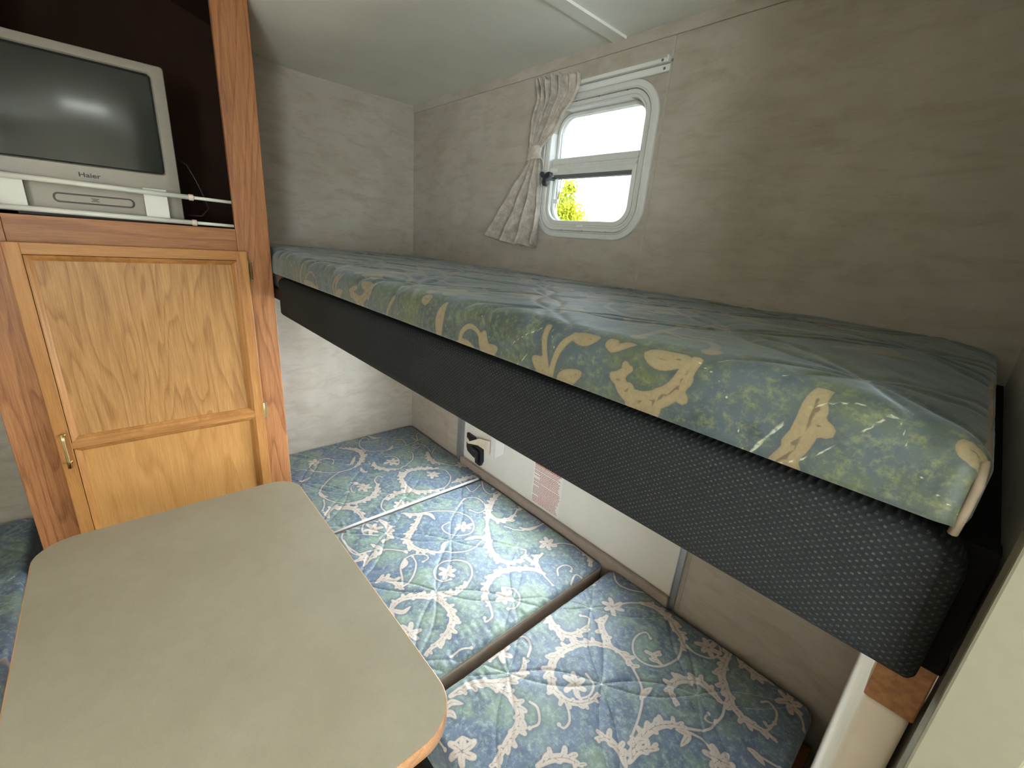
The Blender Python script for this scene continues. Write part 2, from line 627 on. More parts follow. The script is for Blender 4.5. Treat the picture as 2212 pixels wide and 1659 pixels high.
def leaf_mat():
    t = NT('tree_leaf')
    a = t.noise(t.tc(), 5, 3)
    t.col(t.ramp(a, [(0.3, (0.42, 0.46, 0.012)), (0.7, (0.66, 0.66, 0.05))]))
    t.set(rough=0.6)
    return t.m


M['leaf'] = leaf_mat()


def crt_mat():
    t = NT('tv_tube_glass')
    a = t.noise(t.tc(), 4, 2)
    t.col(t.ramp(a, [(0.3, (0.018, 0.022, 0.018)), (0.7, (0.026, 0.031, 0.026))]))
    t.set(rough=0.12, spec=0.35)
    return t.m


M['crt'] = crt_mat()

# ================================================================== SETTING
def wall_with_holes(name, x0, x1, z0, z1, y0, y1, holes, mat):
    """upright slab along x with rounded-rectangle openings"""
    V, F = [], []
    bm = bmesh.new()

    def loop(pts, y):
        vs = [bm.verts.new((a, y, b)) for a, b in pts]
        es = [bm.edges.new((vs[i], vs[(i + 1) % len(vs)])) for i in range(len(vs))]
        return vs, es
    loops = [[(x0, z0), (x1, z0), (x1, z1), (x0, z1)]] + [rrect(*h, 6) for h in holes]
    both = []
    for y in (y0, y1):
        es, vv = [], []
        for L in loops:
            v, e = loop(L, y)
            es += e
            vv.append(v)
        bmesh.ops.triangle_fill(bm, use_beauty=True, edges=es)
        both.append(vv)
    for a, b in zip(*both):
        for k in range(len(a)):
            q = (k + 1) % len(a)
            bm.faces.new((a[k], a[q], b[q], b[k]))
    bmesh.ops.recalc_face_normals(bm, faces=bm.faces)
    return structure(from_bm(name, bm, mat, loc=((x0 + x1) / 2, (y0 + y1) / 2, z0)))


WIN = (1.0065, 1.684, 0.2, 0.195)
H = 1.98
HW = 2.14


def crown(y):
    """roof skin: level beside the side walls, then it crowns over the aisle"""
    t = min(max((0.565 - abs(y + 1.025)) / 0.56, 0.0), 1.0)
    return H + 0.12 * 0.5 * (1 - math.cos(PI * t))


wall_with_holes('wall_back', 0.0, 4.6, 0.0, HW, 0.0, 0.045,
                [(WIN[0], WIN[1], 0.162, 0.157, 0.058), (0.93, 0.93, 0.40, 0.22, 0.05), (3.2, 1.35, 0.55, 0.30, 0.06)], M['wall'])
wall_with_holes('wall_front', 0.0, 4.6, 0.0, HW, -2.095, -2.05, [(3.4, 1.35, 0.65, 0.30, 0.06)], M['wall_plain'])
structure(box('wall_left', -0.04, 0.0, -2.095, 0.045, 0, HW, M['wall'], bev=0))
structure(box('wall_right', 4.6, 4.64, -2.095, 0.045, 0, HW, M['wall_plain'], bev=0))
structure(box('floor', -0.04, 4.64, -2.095, 0.045, -0.03, 0.0, M['floor'], bev=0))
ys_ = [0.045 - 2.14 * i / 80 for i in range(81)]
V, F = [], []
for y in ys_:
    V += [(-0.04, y, crown(y)), (4.64, y, crown(y)), (4.64, y, crown(y) + 0.03), (-0.04, y, crown(y) + 0.03)]
for i in range(80):
    for k in range(4):
        F.append((4 * i + k, 4 * i + (k + 1) % 4, 4 * i + 4 + (k + 1) % 4, 4 * i + 4 + k))
F += [(0, 1, 2, 3), (323, 322, 321, 320)]
structure(mk('ceiling', V, F, M['ceiling']))
structure(prism('wall_partition', [(0.0, 0.0), (0.0, H), (-0.46, H)] + [(y, crown(y)) for y in (-0.5, -0.55, -0.6, -0.65, -0.7, -0.742)] + [(-0.742, 0.0)], 1.940, 1.962, M['wall_plain'], None, 'yz'))
# cream cap on the end of the partition
structure(box('trim_1', 1.9335, 1.968, -0.762, -0.742, 0.0, 2.03, M['cream'], bev=0.0015))
# flat ceiling batten, wall-top strip, seam strip and ledge behind the seats
V, F = [], []
ys_ = [-0.001 - 2.04 * i / 80 for i in range(81)]
for y in ys_:
    V += [(1.037, y, crown(y)), (1.038, y, crown(y) - 0.0055), (1.077, y, crown(y) - 0.0055), (1.078, y, crown(y))]
for i in range(80):
    for k in range(3):
        F.append((4 * i + k, 4 * i + 4 + k, 4 * i + 5 + k, 4 * i + k + 1))
F += [(0, 1, 2, 3), (323, 322, 321, 320)]
structure(mk('trim_2', V, F, M['ceiling']))
structure(box('trim_3', 0.0, 4.6, -0.004, 0.0, H - 0.028, H, M['wall'], bev=0.001))
structure(box('trim_4', 1.2135, 1.2205, -0.0015, 0.0, 1.22, H - 0.028, M['wall'], bev=0.0004))
structure(box('trim_5', 0.475, 1.505, -0.022, -0.0065, 0.40, 0.525, M['seat_side'], bev=0.003))
structure(box('trim_6', 1.528, 1.5335, -0.0025, 0.0, 0.3, 1.2, M['wall'], bev=0.0006))

# unseen ground outside, kept pale to bounce light up to the ceiling
gv = [(-14, 0.3, -0.75), (12, 0.3, -0.75), (12, 24, -0.75), (-14, 24, -0.75)]
structure(mk('ground', gv, [(0, 1, 2, 3)], M['bounce_ground']))  # unseen plane, added to bounce light


# ------------------------------------------------------------------ windows
def simple_window(name, cx, cz, hw, hh, y_in, sgn):
    o = ring(name, cx, cz, hw + 0.03, hh + 0.03, 0.07,
             [(0, y_in), (0.002, y_in - sgn * 0.006), (0.03, y_in - sgn * 0.006), (0.032, y_in + sgn * 0.04)], M['window_frame'])
    structure(o)
    p = rrect(cx, cz, hw - 0.002, hh - 0.002, 0.055, 6)
    prism('pane', p, y_in + sgn * 0.030, y_in + sgn * 0.034, M['pane'], o, 'xz')
    return o


simple_window('window_2', 3.2, 1.35, 0.55, 0.30, 0.0, 1)
simple_window('window_3', 3.4, 1.35, 0.65, 0.30, -2.05, -1)

w1 = ring('window_1', WIN[0], WIN[1], WIN[2], WIN[3], 0.088,
          [(0, 0.0), (0.0008, -0.0055), (0.003, -0.007), (0.0145, -0.0075), (0.0165, -0.0105), (0.0185, -0.0105), (0.0205, -0.0065),
           (0.030, -0.0055), (0.0305, -0.0075), (0.032, -0.0075), (0.0325, -0.005), (0.0365, -0.0055), (0.0385, -0.003), (0.0388, 0.042)],
          M['window_frame'], n=12)
structure(w1)
ring('groove_ring', WIN[0], WIN[1], WIN[2] - 0.0205, WIN[3] - 0.0205, 0.067, [(0, -0.0064), (0.0, -0.0072), (0.0012, -0.0072), (0.0012, -0.0062)], M['recess_grey'], w1, n=12)  # thin dark ring that strengthens the groove line
# outer sash that holds the glass
ring('sash', WIN[0], WIN[1], 0.161, 0.156, 0.055,
     [(0, 0.024), (0.0035, 0.022), (0.009, 0.024), (0.0095, 0.040), (0, 0.040)], M['window_frame'], w1, n=12, close=True)
bm = bmesh.new()
bm_box(bm, 0.851, 1.162, 0.004, 0.040, 1.692, 1.716, 0.0015)
bm_box(bm, 0.851, 1.162, 0.001, 0.010, 1.698, 1.703, 0.001)
bm_box(bm, 0.851, 1.162, -0.002, 0.012, 1.672, 1.692, 0.0015)
from_bm('crossbar', bm, M['window_frame'], w1)
box('recess_shade', 0.851, 1.162, 0.016, 0.036, 1.662, 1.6735, M['recess_grey'], w1, 0.001)  # dark strip standing in for the shadow under the crossbar
prism('pane', rrect(WIN[0], 1.777, 0.1515, 0.062, [0.045, 0.045, 0.001, 0.001], 8), 0.030, 0.033, M['tint_pane'], w1, 'xz')
prism('pane', rrect(WIN[0], 1.6125, 0.1515, 0.0795, [0.001, 0.001, 0.045, 0.045], 8), 0.030, 0.033, M['tint_pane'], w1, 'xz')
# inner screen frame over the lower half
ring('screen_frame', WIN[0] - 0.001, 1.6045, 0.1605, 0.0795, [0.004, 0.004, 0.056, 0.056],
     [(0, 0.006), (0.0005, -0.003), (0.002, -0.004), (0.0125, -0.004), (0.0135, -0.002), (0.0135, 0.006)], M['window_frame'], w1, n=12, close=True)
box('latch_plate', 0.852, 0.885, -0.0045, -0.002, 1.676, 1.688, M['white_metal'], w1, 0.001)
box('latch_plate', 0.985, 1.012, -0.0065, -0.004, 1.520, 1.528, M['white_metal'], w1, 0.001)
for sx, sz in [(0.933, 1.859), (1.014, 1.859), (1.105, 1.859), (1.188, 1.793), (1.190, 1.679), (1.187, 1.595), (0.929, 1.509),
               (1.010, 1.509), (1.096, 1.509), (0.8255, 1.767), (0.8255, 1.602)]:
    V, F = tube_geo([(sx, -0.0045, sz), (sx, -0.0078, sz)], [0.0034, 0.0026], 10)
    so = mk('screw', V, F, M['dark_screw'], w1)
# three-lobed crank knob on its stalk
V, F = [], []
n = 48
for d, s in ((-0.018, 0.92), (-0.020, 1.0), (-0.031, 1.0), (-0.033, 0.9)):
    for k in range(n):
        a = 2 * PI * k / n
        rr = (0.0165 + 0.0085 * math.cos(3 * a)) * s
        V.append((0.858 + rr * math.cos(a + 0.45), d, 1.660 + rr * math.sin(a + 0.45)))
for i in range(3):
    for k in range(n):
        F.append((i * n + k, i * n + (k + 1) % n, (i + 1) * n + (k + 1) % n, (i + 1) * n + k))
F.append(tuple(range(n)))
F.append(tuple(3 * n + k for k in range(n))[::-1])
kn = mk('crank_knob', V, F, M['knob'], w1, smooth=True)
sharp(kn, 40)
V, F = tube_geo([(0.858, 0.012, 1.660), (0.858, -0.018, 1.660)], 0.0055, 12)
mk('knob_stalk', V, F, M['knob'], w1, smooth=False)
tube('support_arm', [(0.866, 0.018, 1.686), (0.868, 0.019, 1.64), (0.872, 0.020, 1.60)], 0.0016, M['white_metal'], w1, 6)
tube('support_arm', [(0.883, 0.020, 1.684), (0.876, 0.022, 1.63), (0.874, 0.020, 1.60)], 0.0012, M['dark_screw'], w1, 6)
box('arm_bracket', 0.862, 0.882, 0.010, 0.020, 1.590, 1.602, M['white_metal'], w1, 0.002)

# ------------------------------------------------------------------ lower escape door behind the seats
d1 = ring('door_1', 0.99, 0.64, 0.515, 0.52, 0.01,
          [(0, -0.002), (0.0, -0.008), (0.003, -0.008), (0.0031, -0.004)], M['alu'])
structure(d1)
bm = bmesh.new()
V, F = [], []


def door_face(y):
    es = []
    outer = rrect(0.99, 0.64, 0.5115, 0.5165, 0.008, 2)
    inner = rrect(0.93, 0.93, 0.385, 0.205, 0.045, 6)
    for L in (outer, inner):
        vs = [bm.verts.new((a, y, b)) for a, b in L]
        es += [bm.edges.new((vs[i], vs[(i + 1) % len(vs)])) for i in range(len(vs))]
    bmesh.ops.triangle_fill(bm, use_beauty=True, edges=es)


door_face(-0.004)
bmesh.ops.recalc_face_normals(bm, faces=bm.faces)
from_bm('door_panel', bm, M['white_panel'], d1)
ring('window_frame', 0.93, 0.93, 0.41, 0.23, 0.06, [(0, -0.004), (0.001, -0.010), (0.022, -0.010), (0.025, -0.004), (0.0255, 0.04)], M['window_frame'], d1)
prism('pane', rrect(0.93, 0.93, 0.386, 0.206, 0.04, 6), 0.028, 0.032, M['pane'], d1, 'xz')
for x0, x1, dep in ((0.424, 0.436, -0.006), (0.437, 0.452, -0.010), (0.453, 0.4745, -0.007)):
    box('frame_strip', x0, x1, dep, 0.0, 0.12, 1.17, M['alu'], d1, 0.0012)
box('frame_strip', 1.5055, 1.521, -0.009, 0.0, 0.12, 1.17, M['alu'], d1, 0.0012)
lp = prism('latch', [(0.511, 0.655), (0.562, 0.652), (0.568, 0.640), (0.570, 0.622), (0.620, 0.622), (0.624, 0.560),
                     (0.614, 0.538), (0.592, 0.536), (0.586, 0.556), (0.560, 0.560), (0.520, 0.572), (0.512, 0.590)],
           -0.018, -0.004, M['black_plastic'], d1, 'xz', 0.002)
prism('latch_lever', [(0.560, 0.612), (0.604, 0.605), (0.606, 0.560), (0.602, 0.546), (0.590, 0.546), (0.586, 0.566), (0.562, 0.574)],
      -0.027, -0.018, M['black_plastic'], lp, 'xz', 0.002)
for sx, sz in ((0.526, 0.636), (0.580, 0.600), (0.592, 0.572)):
    V, F = tube_geo([(sx, -0.018, sz), (sx, -0.029, sz)], 0.0028, 8)
    mk('screw', V, F, M['dark_screw'], lp)
# warning label: paper with rows of faded red print
lb = box('warning_label', 0.918, 1.062, -0.0048, -0.0040, 0.530, 0.700, M['paper'], d1, 0)
rng = random.Random(3)
rows = []
zz = 0.694
bmr = bmesh.new()
first = True
while zz > 0.536:
    h = 0.0027 if not first else 0.006
    xx = 0.924
    end = 1.058 - rng.random() * 0.018
    if rng.random() < 0.16:
        xx += 0.03
    while xx < end:
        w_ = 0.004 + rng.random() * 0.011
        w_ = min(w_, end - xx)
        bm_box(bmr, xx, xx + w_, -0.0051, -0.0047, zz - h, zz, 0)
        xx += w_ + 0.0014
    zz -= h + (0.0030 if rng.random() < 0.75 else 0.0055)
    first = False
pr_ = from_bm('label_print', bmr, M['red_ink'], lb)


# curled masking tape hanging from the door window frame
def strip(name, path, width_vec, mat, label, cat):
    V, F = [], []
    for (x, y, z), wv in zip(path, width_vec):
        V.append((x, y, z))
        V.append((x + wv[0], y + wv[1], z + wv[2]))
    for i in range(len(path) - 1):
        F.append((2 * i, 2 * i + 1, 2 * i + 3, 2 * i + 2))
    o = mk(name, V, F, mat)
    md = o.modifiers.new('thick', 'SOLIDIFY')
    md.thickness = 0.0008
    tag(o, label, cat)
    return o


strip('masking_tape', [(0.526, -0.034, 0.637), (0.545, -0.034, 0.622), (0.562, -0.030, 0.626), (0.600, -0.022, 0.632), (0.655, -0.014, 0.622), (0.668, -0.012, 0.614)],
      [(0.004, 0, 0.014), (0.010, 0, 0.014), (0.020, 0, 0.026), (0.010, 0, 0.036), (0.004, 0, 0.052), (-0.004, 0, 0.062)], M['tape'],
      'curled strip of cream masking tape hanging across the black latch', 'tape')
strip('paper_scrap', [(0.672, -0.010, 0.612), (0.690, -0.012, 0.606), (0.706, -0.016, 0.618), (0.722, -0.014, 0.630), (0.752, -0.010, 0.655)],
      [(-0.002, 0, 0.088), (-0.002, 0, 0.094), (0.0, 0, 0.082), (0.0, 0, 0.070), (0, 0, 0.045)], M['paper'],
      'torn bright white paper scrap beside the masking tape on the white lower door', 'paper')

# ================================================================== TREE OUTSIDE
tree = thing('tree', (-5.2, 5.3, -0.75), 'yellow-green leafy tree outside, seen through the lower window pane', 'tree')
tube('trunk', [(-5.2, 5.3, -0.75), (-5.15, 5.3, 0.3), (-5.0, 5.3, 1.2), (-4.8, 5.25, 1.9)], [0.16, 0.12, 0.08, 0.04], M['bark'], tree, 10)
for e in ((-3.9, 5.1, 2.2), (-3.5, 5.0, 1.5), (-6.2, 5.6, 2.4), (-5.2, 5.0, 3.0)):
    tube('branch', [(-5.1, 5.3, 0.8), ((e[0] - 5.1) / 2, (e[1] + 5.3) / 2, (e[2] + 0.8) / 2 + 0.1), e], [0.06, 0.035, 0.012], M['bark'], tree, 8)
rg = np.random.default_rng(5)
cl = [(-3.75, 5.0, 2.10, 0.30), (-3.55, 5.0, 2.42, 0.14), (-3.5, 5.0, 1.95, 0.30), (-3.95, 5.0, 1.7, 0.40), (-3.35, 4.95, 1.65, 0.32), (-3.1, 5.0, 1.45, 0.34),
      (-3.6, 5.0, 1.35, 0.38), (-4.4, 5.2, 2.0, 0.6), (-5.3, 5.4, 2.3, 0.8), (-6.2, 5.4, 1.9, 0.7), (-4.2, 5.2, 1.2, 0.5), (-3.05, 5.05, 1.0, 0.5), (-5.0, 5.0, 1.5, 0.8)]
vs_, fs_ = [], []
for (cx, cy, cz, rr) in cl:
    nl = int(1500 * (rr / 0.35) ** 2)
    d = rg.normal(size=(nl, 3))
    d /= np.linalg.norm(d, axis=1)[:, None]
    rad = rr * rg.random(nl) ** 0.45 * (0.75 + 0.45 * rg.random(nl))
    P = np.array([cx, cy, cz]) + d * rad[:, None]
    a = rg.normal(size=(nl, 3))
    a /= np.linalg.norm(a, axis=1)[:, None]
    b = np.cross(a, rg.normal(size=(nl, 3)))
    b /= np.linalg.norm(b, axis=1)[:, None]
    s = (0.022 + 0.02 * rg.random(nl))[:, None]
    base = len(vs_) and sum(len(x) for x in vs_)
    q = np.stack([P - a * s, P - b * s * 0.55, P + a * s, P + b * s * 0.55], 1).reshape(-1, 3)
    fs_.append(np.arange(nl * 4).reshape(-1, 4) + base)
    vs_.append(q)
fo = mk('foliage', np.concatenate(vs_), np.concatenate(fs_), M['leaf'], tree)
fo['kind'] = 'stuff'

# printed scroll strokes, millimetres: v vine, a acanthus, l leaf, f flower, b bud, s stitch
SEAT_PRINT = """f 137 -543
v 122 -518 131 -488 162 -473 193 -489
v 145 -562 175 -576 208 -571 231 -551
v 170 -628 183 -594 238 -554 270 -506 278 -451 268 -422
a 272 -424 239 -388 195 -356 142 -351 105 -373 68 -412
l 186 -388 235 -426 219 -449
l 289 -405 326 -409 332 -392
v 282 -445 279 -493 310 -544 350 -588 385 -609
v 399 -612 449 -598 491 -570 510 -553
a 510 -553 523 -514 517 -465 486 -427 448 -406
v 447 -407 415 -402 395 -376 411 -367
f 439 -458
v 453 -499 440 -505 405 -495 397 -468
l 377 -484 397 -468 419 -461
a 271 -340 307 -348 343 -338 371 -312 382 -281
f 314 -274
v 355 -276 338 -253 304 -240 272 -248 257 -278
v 386 -274 372 -234 347 -191 298 -163 272 -169
v 96 -369 119 -351 170 -308 194 -262 201 -206 207 -159 195 -100 182 -38 176 -6
v 147 -326 99 -328 50 -307 23 -271 52 -264
l 202 -241 200 -226 171 -196
v 116 -163 136 -132 184 -136 209 -155
v 220 -119 228 -87 264 -70 317 -81
a 318 -98 382 -121 427 -118 454 -94
v 458 -97 490 -72 504 -50
f 504 -34
v 339 -84 304 -46 306 -15
a 416 -289 476 -312 532 -321 572 -313 600 -285 616 -250 619 -207
a 460 -295 431 -266 427 -221 451 -178 476 -139
v 476 -139 509 -120 561 -130 602 -167 622 -204
f 507 -183
a 568 -319 553 -354 552 -391 572 -421
v 542 -406 561 -435 598 -461 626 -463 645 -457
f 623 -391
a 605 -150 608 -103 612 -55 644 -37
a 553 -635 524 -628 506 -601 526 -573 551 -548 600 -540 638 -545
l 379 -606 411 -606 430 -591
v 439 -612 471 -620 503 -638
v 142 -81 186 -73 125 -44 108 -5
l 7 -254 52 -234 67 -201
v 236 -133 265 -124 246 -97
l 260 -643 265 -623 248 -595
v 595 -123 644 -119 704 -123 687 -70
a 676 -417 710 -387 715 -362
l 720 -364 742 -342 779 -343
a 725 -367 771 -422 814 -472 864 -475 901 -452 931 -419
v 924 -414 964 -374 980 -331 966 -277 941 -234
v 715 -362 742 -305 787 -251 842 -236 891 -254 913 -288 896 -327 857 -350 826 -344 820 -311
f 870 -283
a 911 -210 957 -243 1017 -280 1071 -288 1100 -269 1111 -235 1103 -204
v 1103 -204 1086 -185 1075 -194
v 757 -227 728 -178 747 -141 794 -135 833 -157 836 -192 804 -208
a 903 -204 849 -153 799 -87 775 -12
a 858 -160 905 -166 931 -130 922 -88
v 922 -88 899 -54 890 -76
f 739 -19
v 655 -35 717 -74 763 -75 767 -24
f 913 -25
v 954 -166 1001 -134 1023 -69 1017 -9 971 20
l 990 -124 1016 -105 1024 -61
f 1108 -104
v 1117 -113 1136 -65 1174 -36
a 1174 -36 1218 -34 1249 -46 1261 -70
a 1131 -152 1141 -194 1170 -207
v 1170 -207 1206 -221 1251 -230
a 1201 -215 1165 -233 1135 -272 1114 -325 1126 -375 1156 -412 1198 -427
v 1198 -427 1228 -445 1230 -470 1218 -463
f 1194 -372
v 1169 -351 1192 -331 1225 -340 1242 -369 1232 -392
v 1232 -186 1211 -164 1214 -134 1235 -125 1244 -139
v 672 -576 649 -608 682 -639 732 -642 792 -628
f 698 -539
v 742 -541 707 -574 670 -563 644 -533 672 -511
a 668 -500 720 -493 770 -518 772 -544
v 792 -628 798 -579 827 -540 863 -505
b 863 -505
a 844 -634 825 -609 822 -567
l 769 -577 800 -563 821 -555
v 992 -586 962 -570 922 -554 895 -528 890 -495 912 -465 932 -464 936 -485
v 992 -586 986 -561 965 -532 930 -506 897 -499
l 925 -550 911 -531 888 -524
a 930 -635 927 -618 951 -597 995 -593
a 1046 -655 1031 -617 1040 -580 1061 -548 1085 -506 1098 -467 1086 -428
v 1097 -436 1068 -393 1025 -377 990 -399 971 -438 988 -477 1023 -489 1041 -477 1047 -457
f 1017 -449
a 1072 -532 1118 -522 1159 -527 1188 -552 1204 -589 1209 -622 1215 -645
f 1135 -645
l 1044 -649 1071 -628 1067 -600
l 1046 -655 1067 -656 1084 -669
v 1257 -599 1257 -568 1269 -545
a 812 -652 816 -621 828 -593
v 702 -641 772 -642 809 -618
l 966 -262 942 -280 925 -319
l 931 -412 906 -389 901 -366
l 1149 -210 1118 -211 1099 -224
v 1043 -8 1074 -32 1122 -31 1154 -3
a 1337 -653 1339 -624 1349 -589 1376 -555 1393 -512 1389 -478 1371 -461
v 1374 -451 1355 -423 1325 -418 1302 -443 1291 -485 1299 -522 1324 -530
f 1320 -494
a 1385 -557 1420 -548 1456 -555 1475 -575 1484 -609 1493 -642 1498 -666
l 1355 -689 1349 -661 1368 -640
l 1358 -691 1367 -673 1384 -670
f 1441 -696
v 1421 -705 1421 -682 1441 -668
a 1288 -295 1323 -324 1361 -334 1393 -325 1406 -295 1406 -256
v 1406 -256 1392 -234 1373 -248
f 1408 -148
v 1413 -136 1429 -103 1453 -72
a 1453 -72 1490 -51 1531 -51 1558 -68 1589 -86 1606 -118
v 1600 -108 1611 -147 1603 -190 1588 -217 1562 -234 1533 -229 1513 -202 1509 -170 1519 -148 1535 -155
a 1594 -201 1571 -197 1572 -171
a 1419 -188 1428 -227 1459 -244 1479 -255
v 1479 -255 1502 -261
a 1498 -257 1472 -269 1438 -303 1420 -349 1417 -395 1435 -435 1469 -458 1503 -457 1526 -438 1540 -410 1538 -386
f 1491 -410
v 1492 -370 1518 -375 1530 -403 1522 -427
v 1506 -460 1527 -472 1540 -487 1540 -505 1529 -507
a 1498 -257 1520 -255 1547 -262 1558 -267
v 1555 -267 1589 -286 1611 -314 1629 -357 1639 -394 1646 -419
l 1609 -317 1607 -299 1611 -272
v 1604 -94 1633 -101 1665 -85 1674 -49 1658 -24 1640 -29 1632 -57
f 1647 -56
a 1689 -3 1692 -59 1704 -109 1731 -141 1753 -163 1786 -174 1822 -165 1845 -167
a 1699 -16 1738 -34 1769 -34 1791 -22
v 1738 -168 1747 -209 1739 -239 1725 -244 1724 -225
a 1732 -175 1703 -169 1675 -168 1650 -193 1637 -224 1646 -249 1671 -260
a 1658 -437 1656 -385 1664 -345 1683 -315 1707 -296
l 1696 -316 1717 -308 1718 -341
v 1705 -300 1728 -277 1742 -254 1743 -228
a 1665 -460 1642 -447 1610 -447 1595 -466
a 1666 -449 1667 -416 1690 -382
v 1714 -301 1742 -289 1764 -295 1776 -303
f 1782 -300
v 1312 -13 1358 -59 1398 -57 1435 -32 1467 -1
a 1375 -23 1385 3 1429 -3 1459 1
a 1287 -179 1304 -138 1304 -72
v 1278 -178 1263 -134 1309 -125
f 1835 -46
v 1792 -100 1803 -86 1823 -96 1829 -127 1821 -149 1815 -144
v 1783 -165 1821 -161 1829 -127
v 1812 -231 1839 -225 1868 -216
l 1812 -231 1826 -230 1846 -237
a 1554 -597 1564 -565 1583 -541 1610 -528
v 1456 -523 1475 -519 1500 -538 1495 -561
v 1844 -49 1863 -64 1877 -86
a 1675 -29 1684 9 1704 -18
v 1365 -700 1385 -722 1415 -723"""
FRONT_PRINT = """L 1741 1386 1724 1382 1705 1384
A 1749 1388 1746 1378 1742 1364 1734 1353 1722 1345 1709 1342 1697 1345 1690 1352 1689 1360 1697 1367
l 1724 1346 1725 1338 1726 1333
l 1711 1342 1708 1334 1717 1334
L 1631 1320 1625 1334 1646 1349
V 1590 1385 1593 1364 1600 1342 1606 1321
V 1625 1385 1613 1364 1608 1344 1607 1321
L 1581 1347 1593 1340 1603 1323
V 1691 1393 1683 1386 1674 1380 1669 1383 1670 1385
l 1627 1384 1642 1383 1655 1388
V 1445 1327 1447 1347 1462 1360 1480 1357 1490 1345
L 1435 1327 1455 1331 1480 1329
L 1509 1323 1500 1332 1520 1344
L 1506 1326 1493 1345 1494 1360
s 1750 1388 1766 1380 1780 1366 1790 1353 1800 1332
s 1819 1358 1804 1330
s 1597 1385 1604 1370 1620 1345 1648 1327 1667 1321
s 1525 1327 1547 1357 1585 1384
s 1526 1320 1557 1334 1588 1373
s 1474 1386 1493 1369 1506 1348
v 1755 1328 1757 1322
L 1402 1382 1394 1352 1397 1321
V 818 1376 802 1349 817 1325
v 841 1350 871 1366 905 1357 918 1335
L 829 1339 875 1336 926 1330
V 1031 1382 1007 1355 1018 1326
V 1045 1383 1021 1356 1025 1327
L 1046 1324 1034 1339 1055 1350
A 1183 1383 1166 1364 1143 1346 1113 1345 1101 1358 1120 1368
L 1139 1378 1156 1375 1178 1382
V 1262 1372 1243 1343 1238 1324
s 1322 1383 1335 1350 1355 1331
s 1262 1330 1302 1363
s 668 1373 632 1331
l 691 1330 735 1325
L 1345 1382 1353 1381 1360 1384
A 1836 1393 1833 1382 1833 1366 1830 1346 1822 1333 1818 1327
s 1803 1329 1814 1352 1831 1375 1848 1385 1863 1389 1874 1387 1879 1378 1887 1363 1899 1351 1912 1341
s 1803 1323 1825 1333 1843 1348 1858 1367 1867 1382 1870 1388
V 1874 1323 1887 1325 1904 1324
L 1905 1385 1910 1384 1912 1381"""

# ================================================================== PRINTED AND QUILTED COVERS
def parse(s):
    out = []
    for ln in s.strip().split('\n'):
        p = ln.split()
        n = [int(a) * 0.001 for a in p[1:]]
        out.append((p[0], [(n[i], n[i + 1]) for i in range(0, len(n), 2)]))
    return out


def smooth_path(pts, step=0.005):
    if len(pts) < 3:
        P = [Vector((a, b, 0)) for a, b in pts]
        n = max(2, int((P[-1] - P[0]).length / step))
        return [tuple((P[0].lerp(P[-1], i / n))[:2]) for i in range(n + 1)]
    P = [np.array(p) for p in pts]
    P = [2 * P[0] - P[1]] + P + [2 * P[-1] - P[-2]]
    out = []
    for i in range(1, len(P) - 2):
        p0, p1, p2, p3 = P[i - 1:i + 3]
        n = max(2, int(np.linalg.norm(p2 - p1) / step))
        for k in range(n):
            t = k / n
            out.append(tuple(0.5 * ((2 * p1) + (-p0 + p2) * t + (2 * p0 - 5 * p1 + 4 * p2 - p3) * t * t + (-p0 + 3 * p1 - 3 * p2 + p3) * t ** 3)))
    out.append(tuple(P[-2]))
    return out


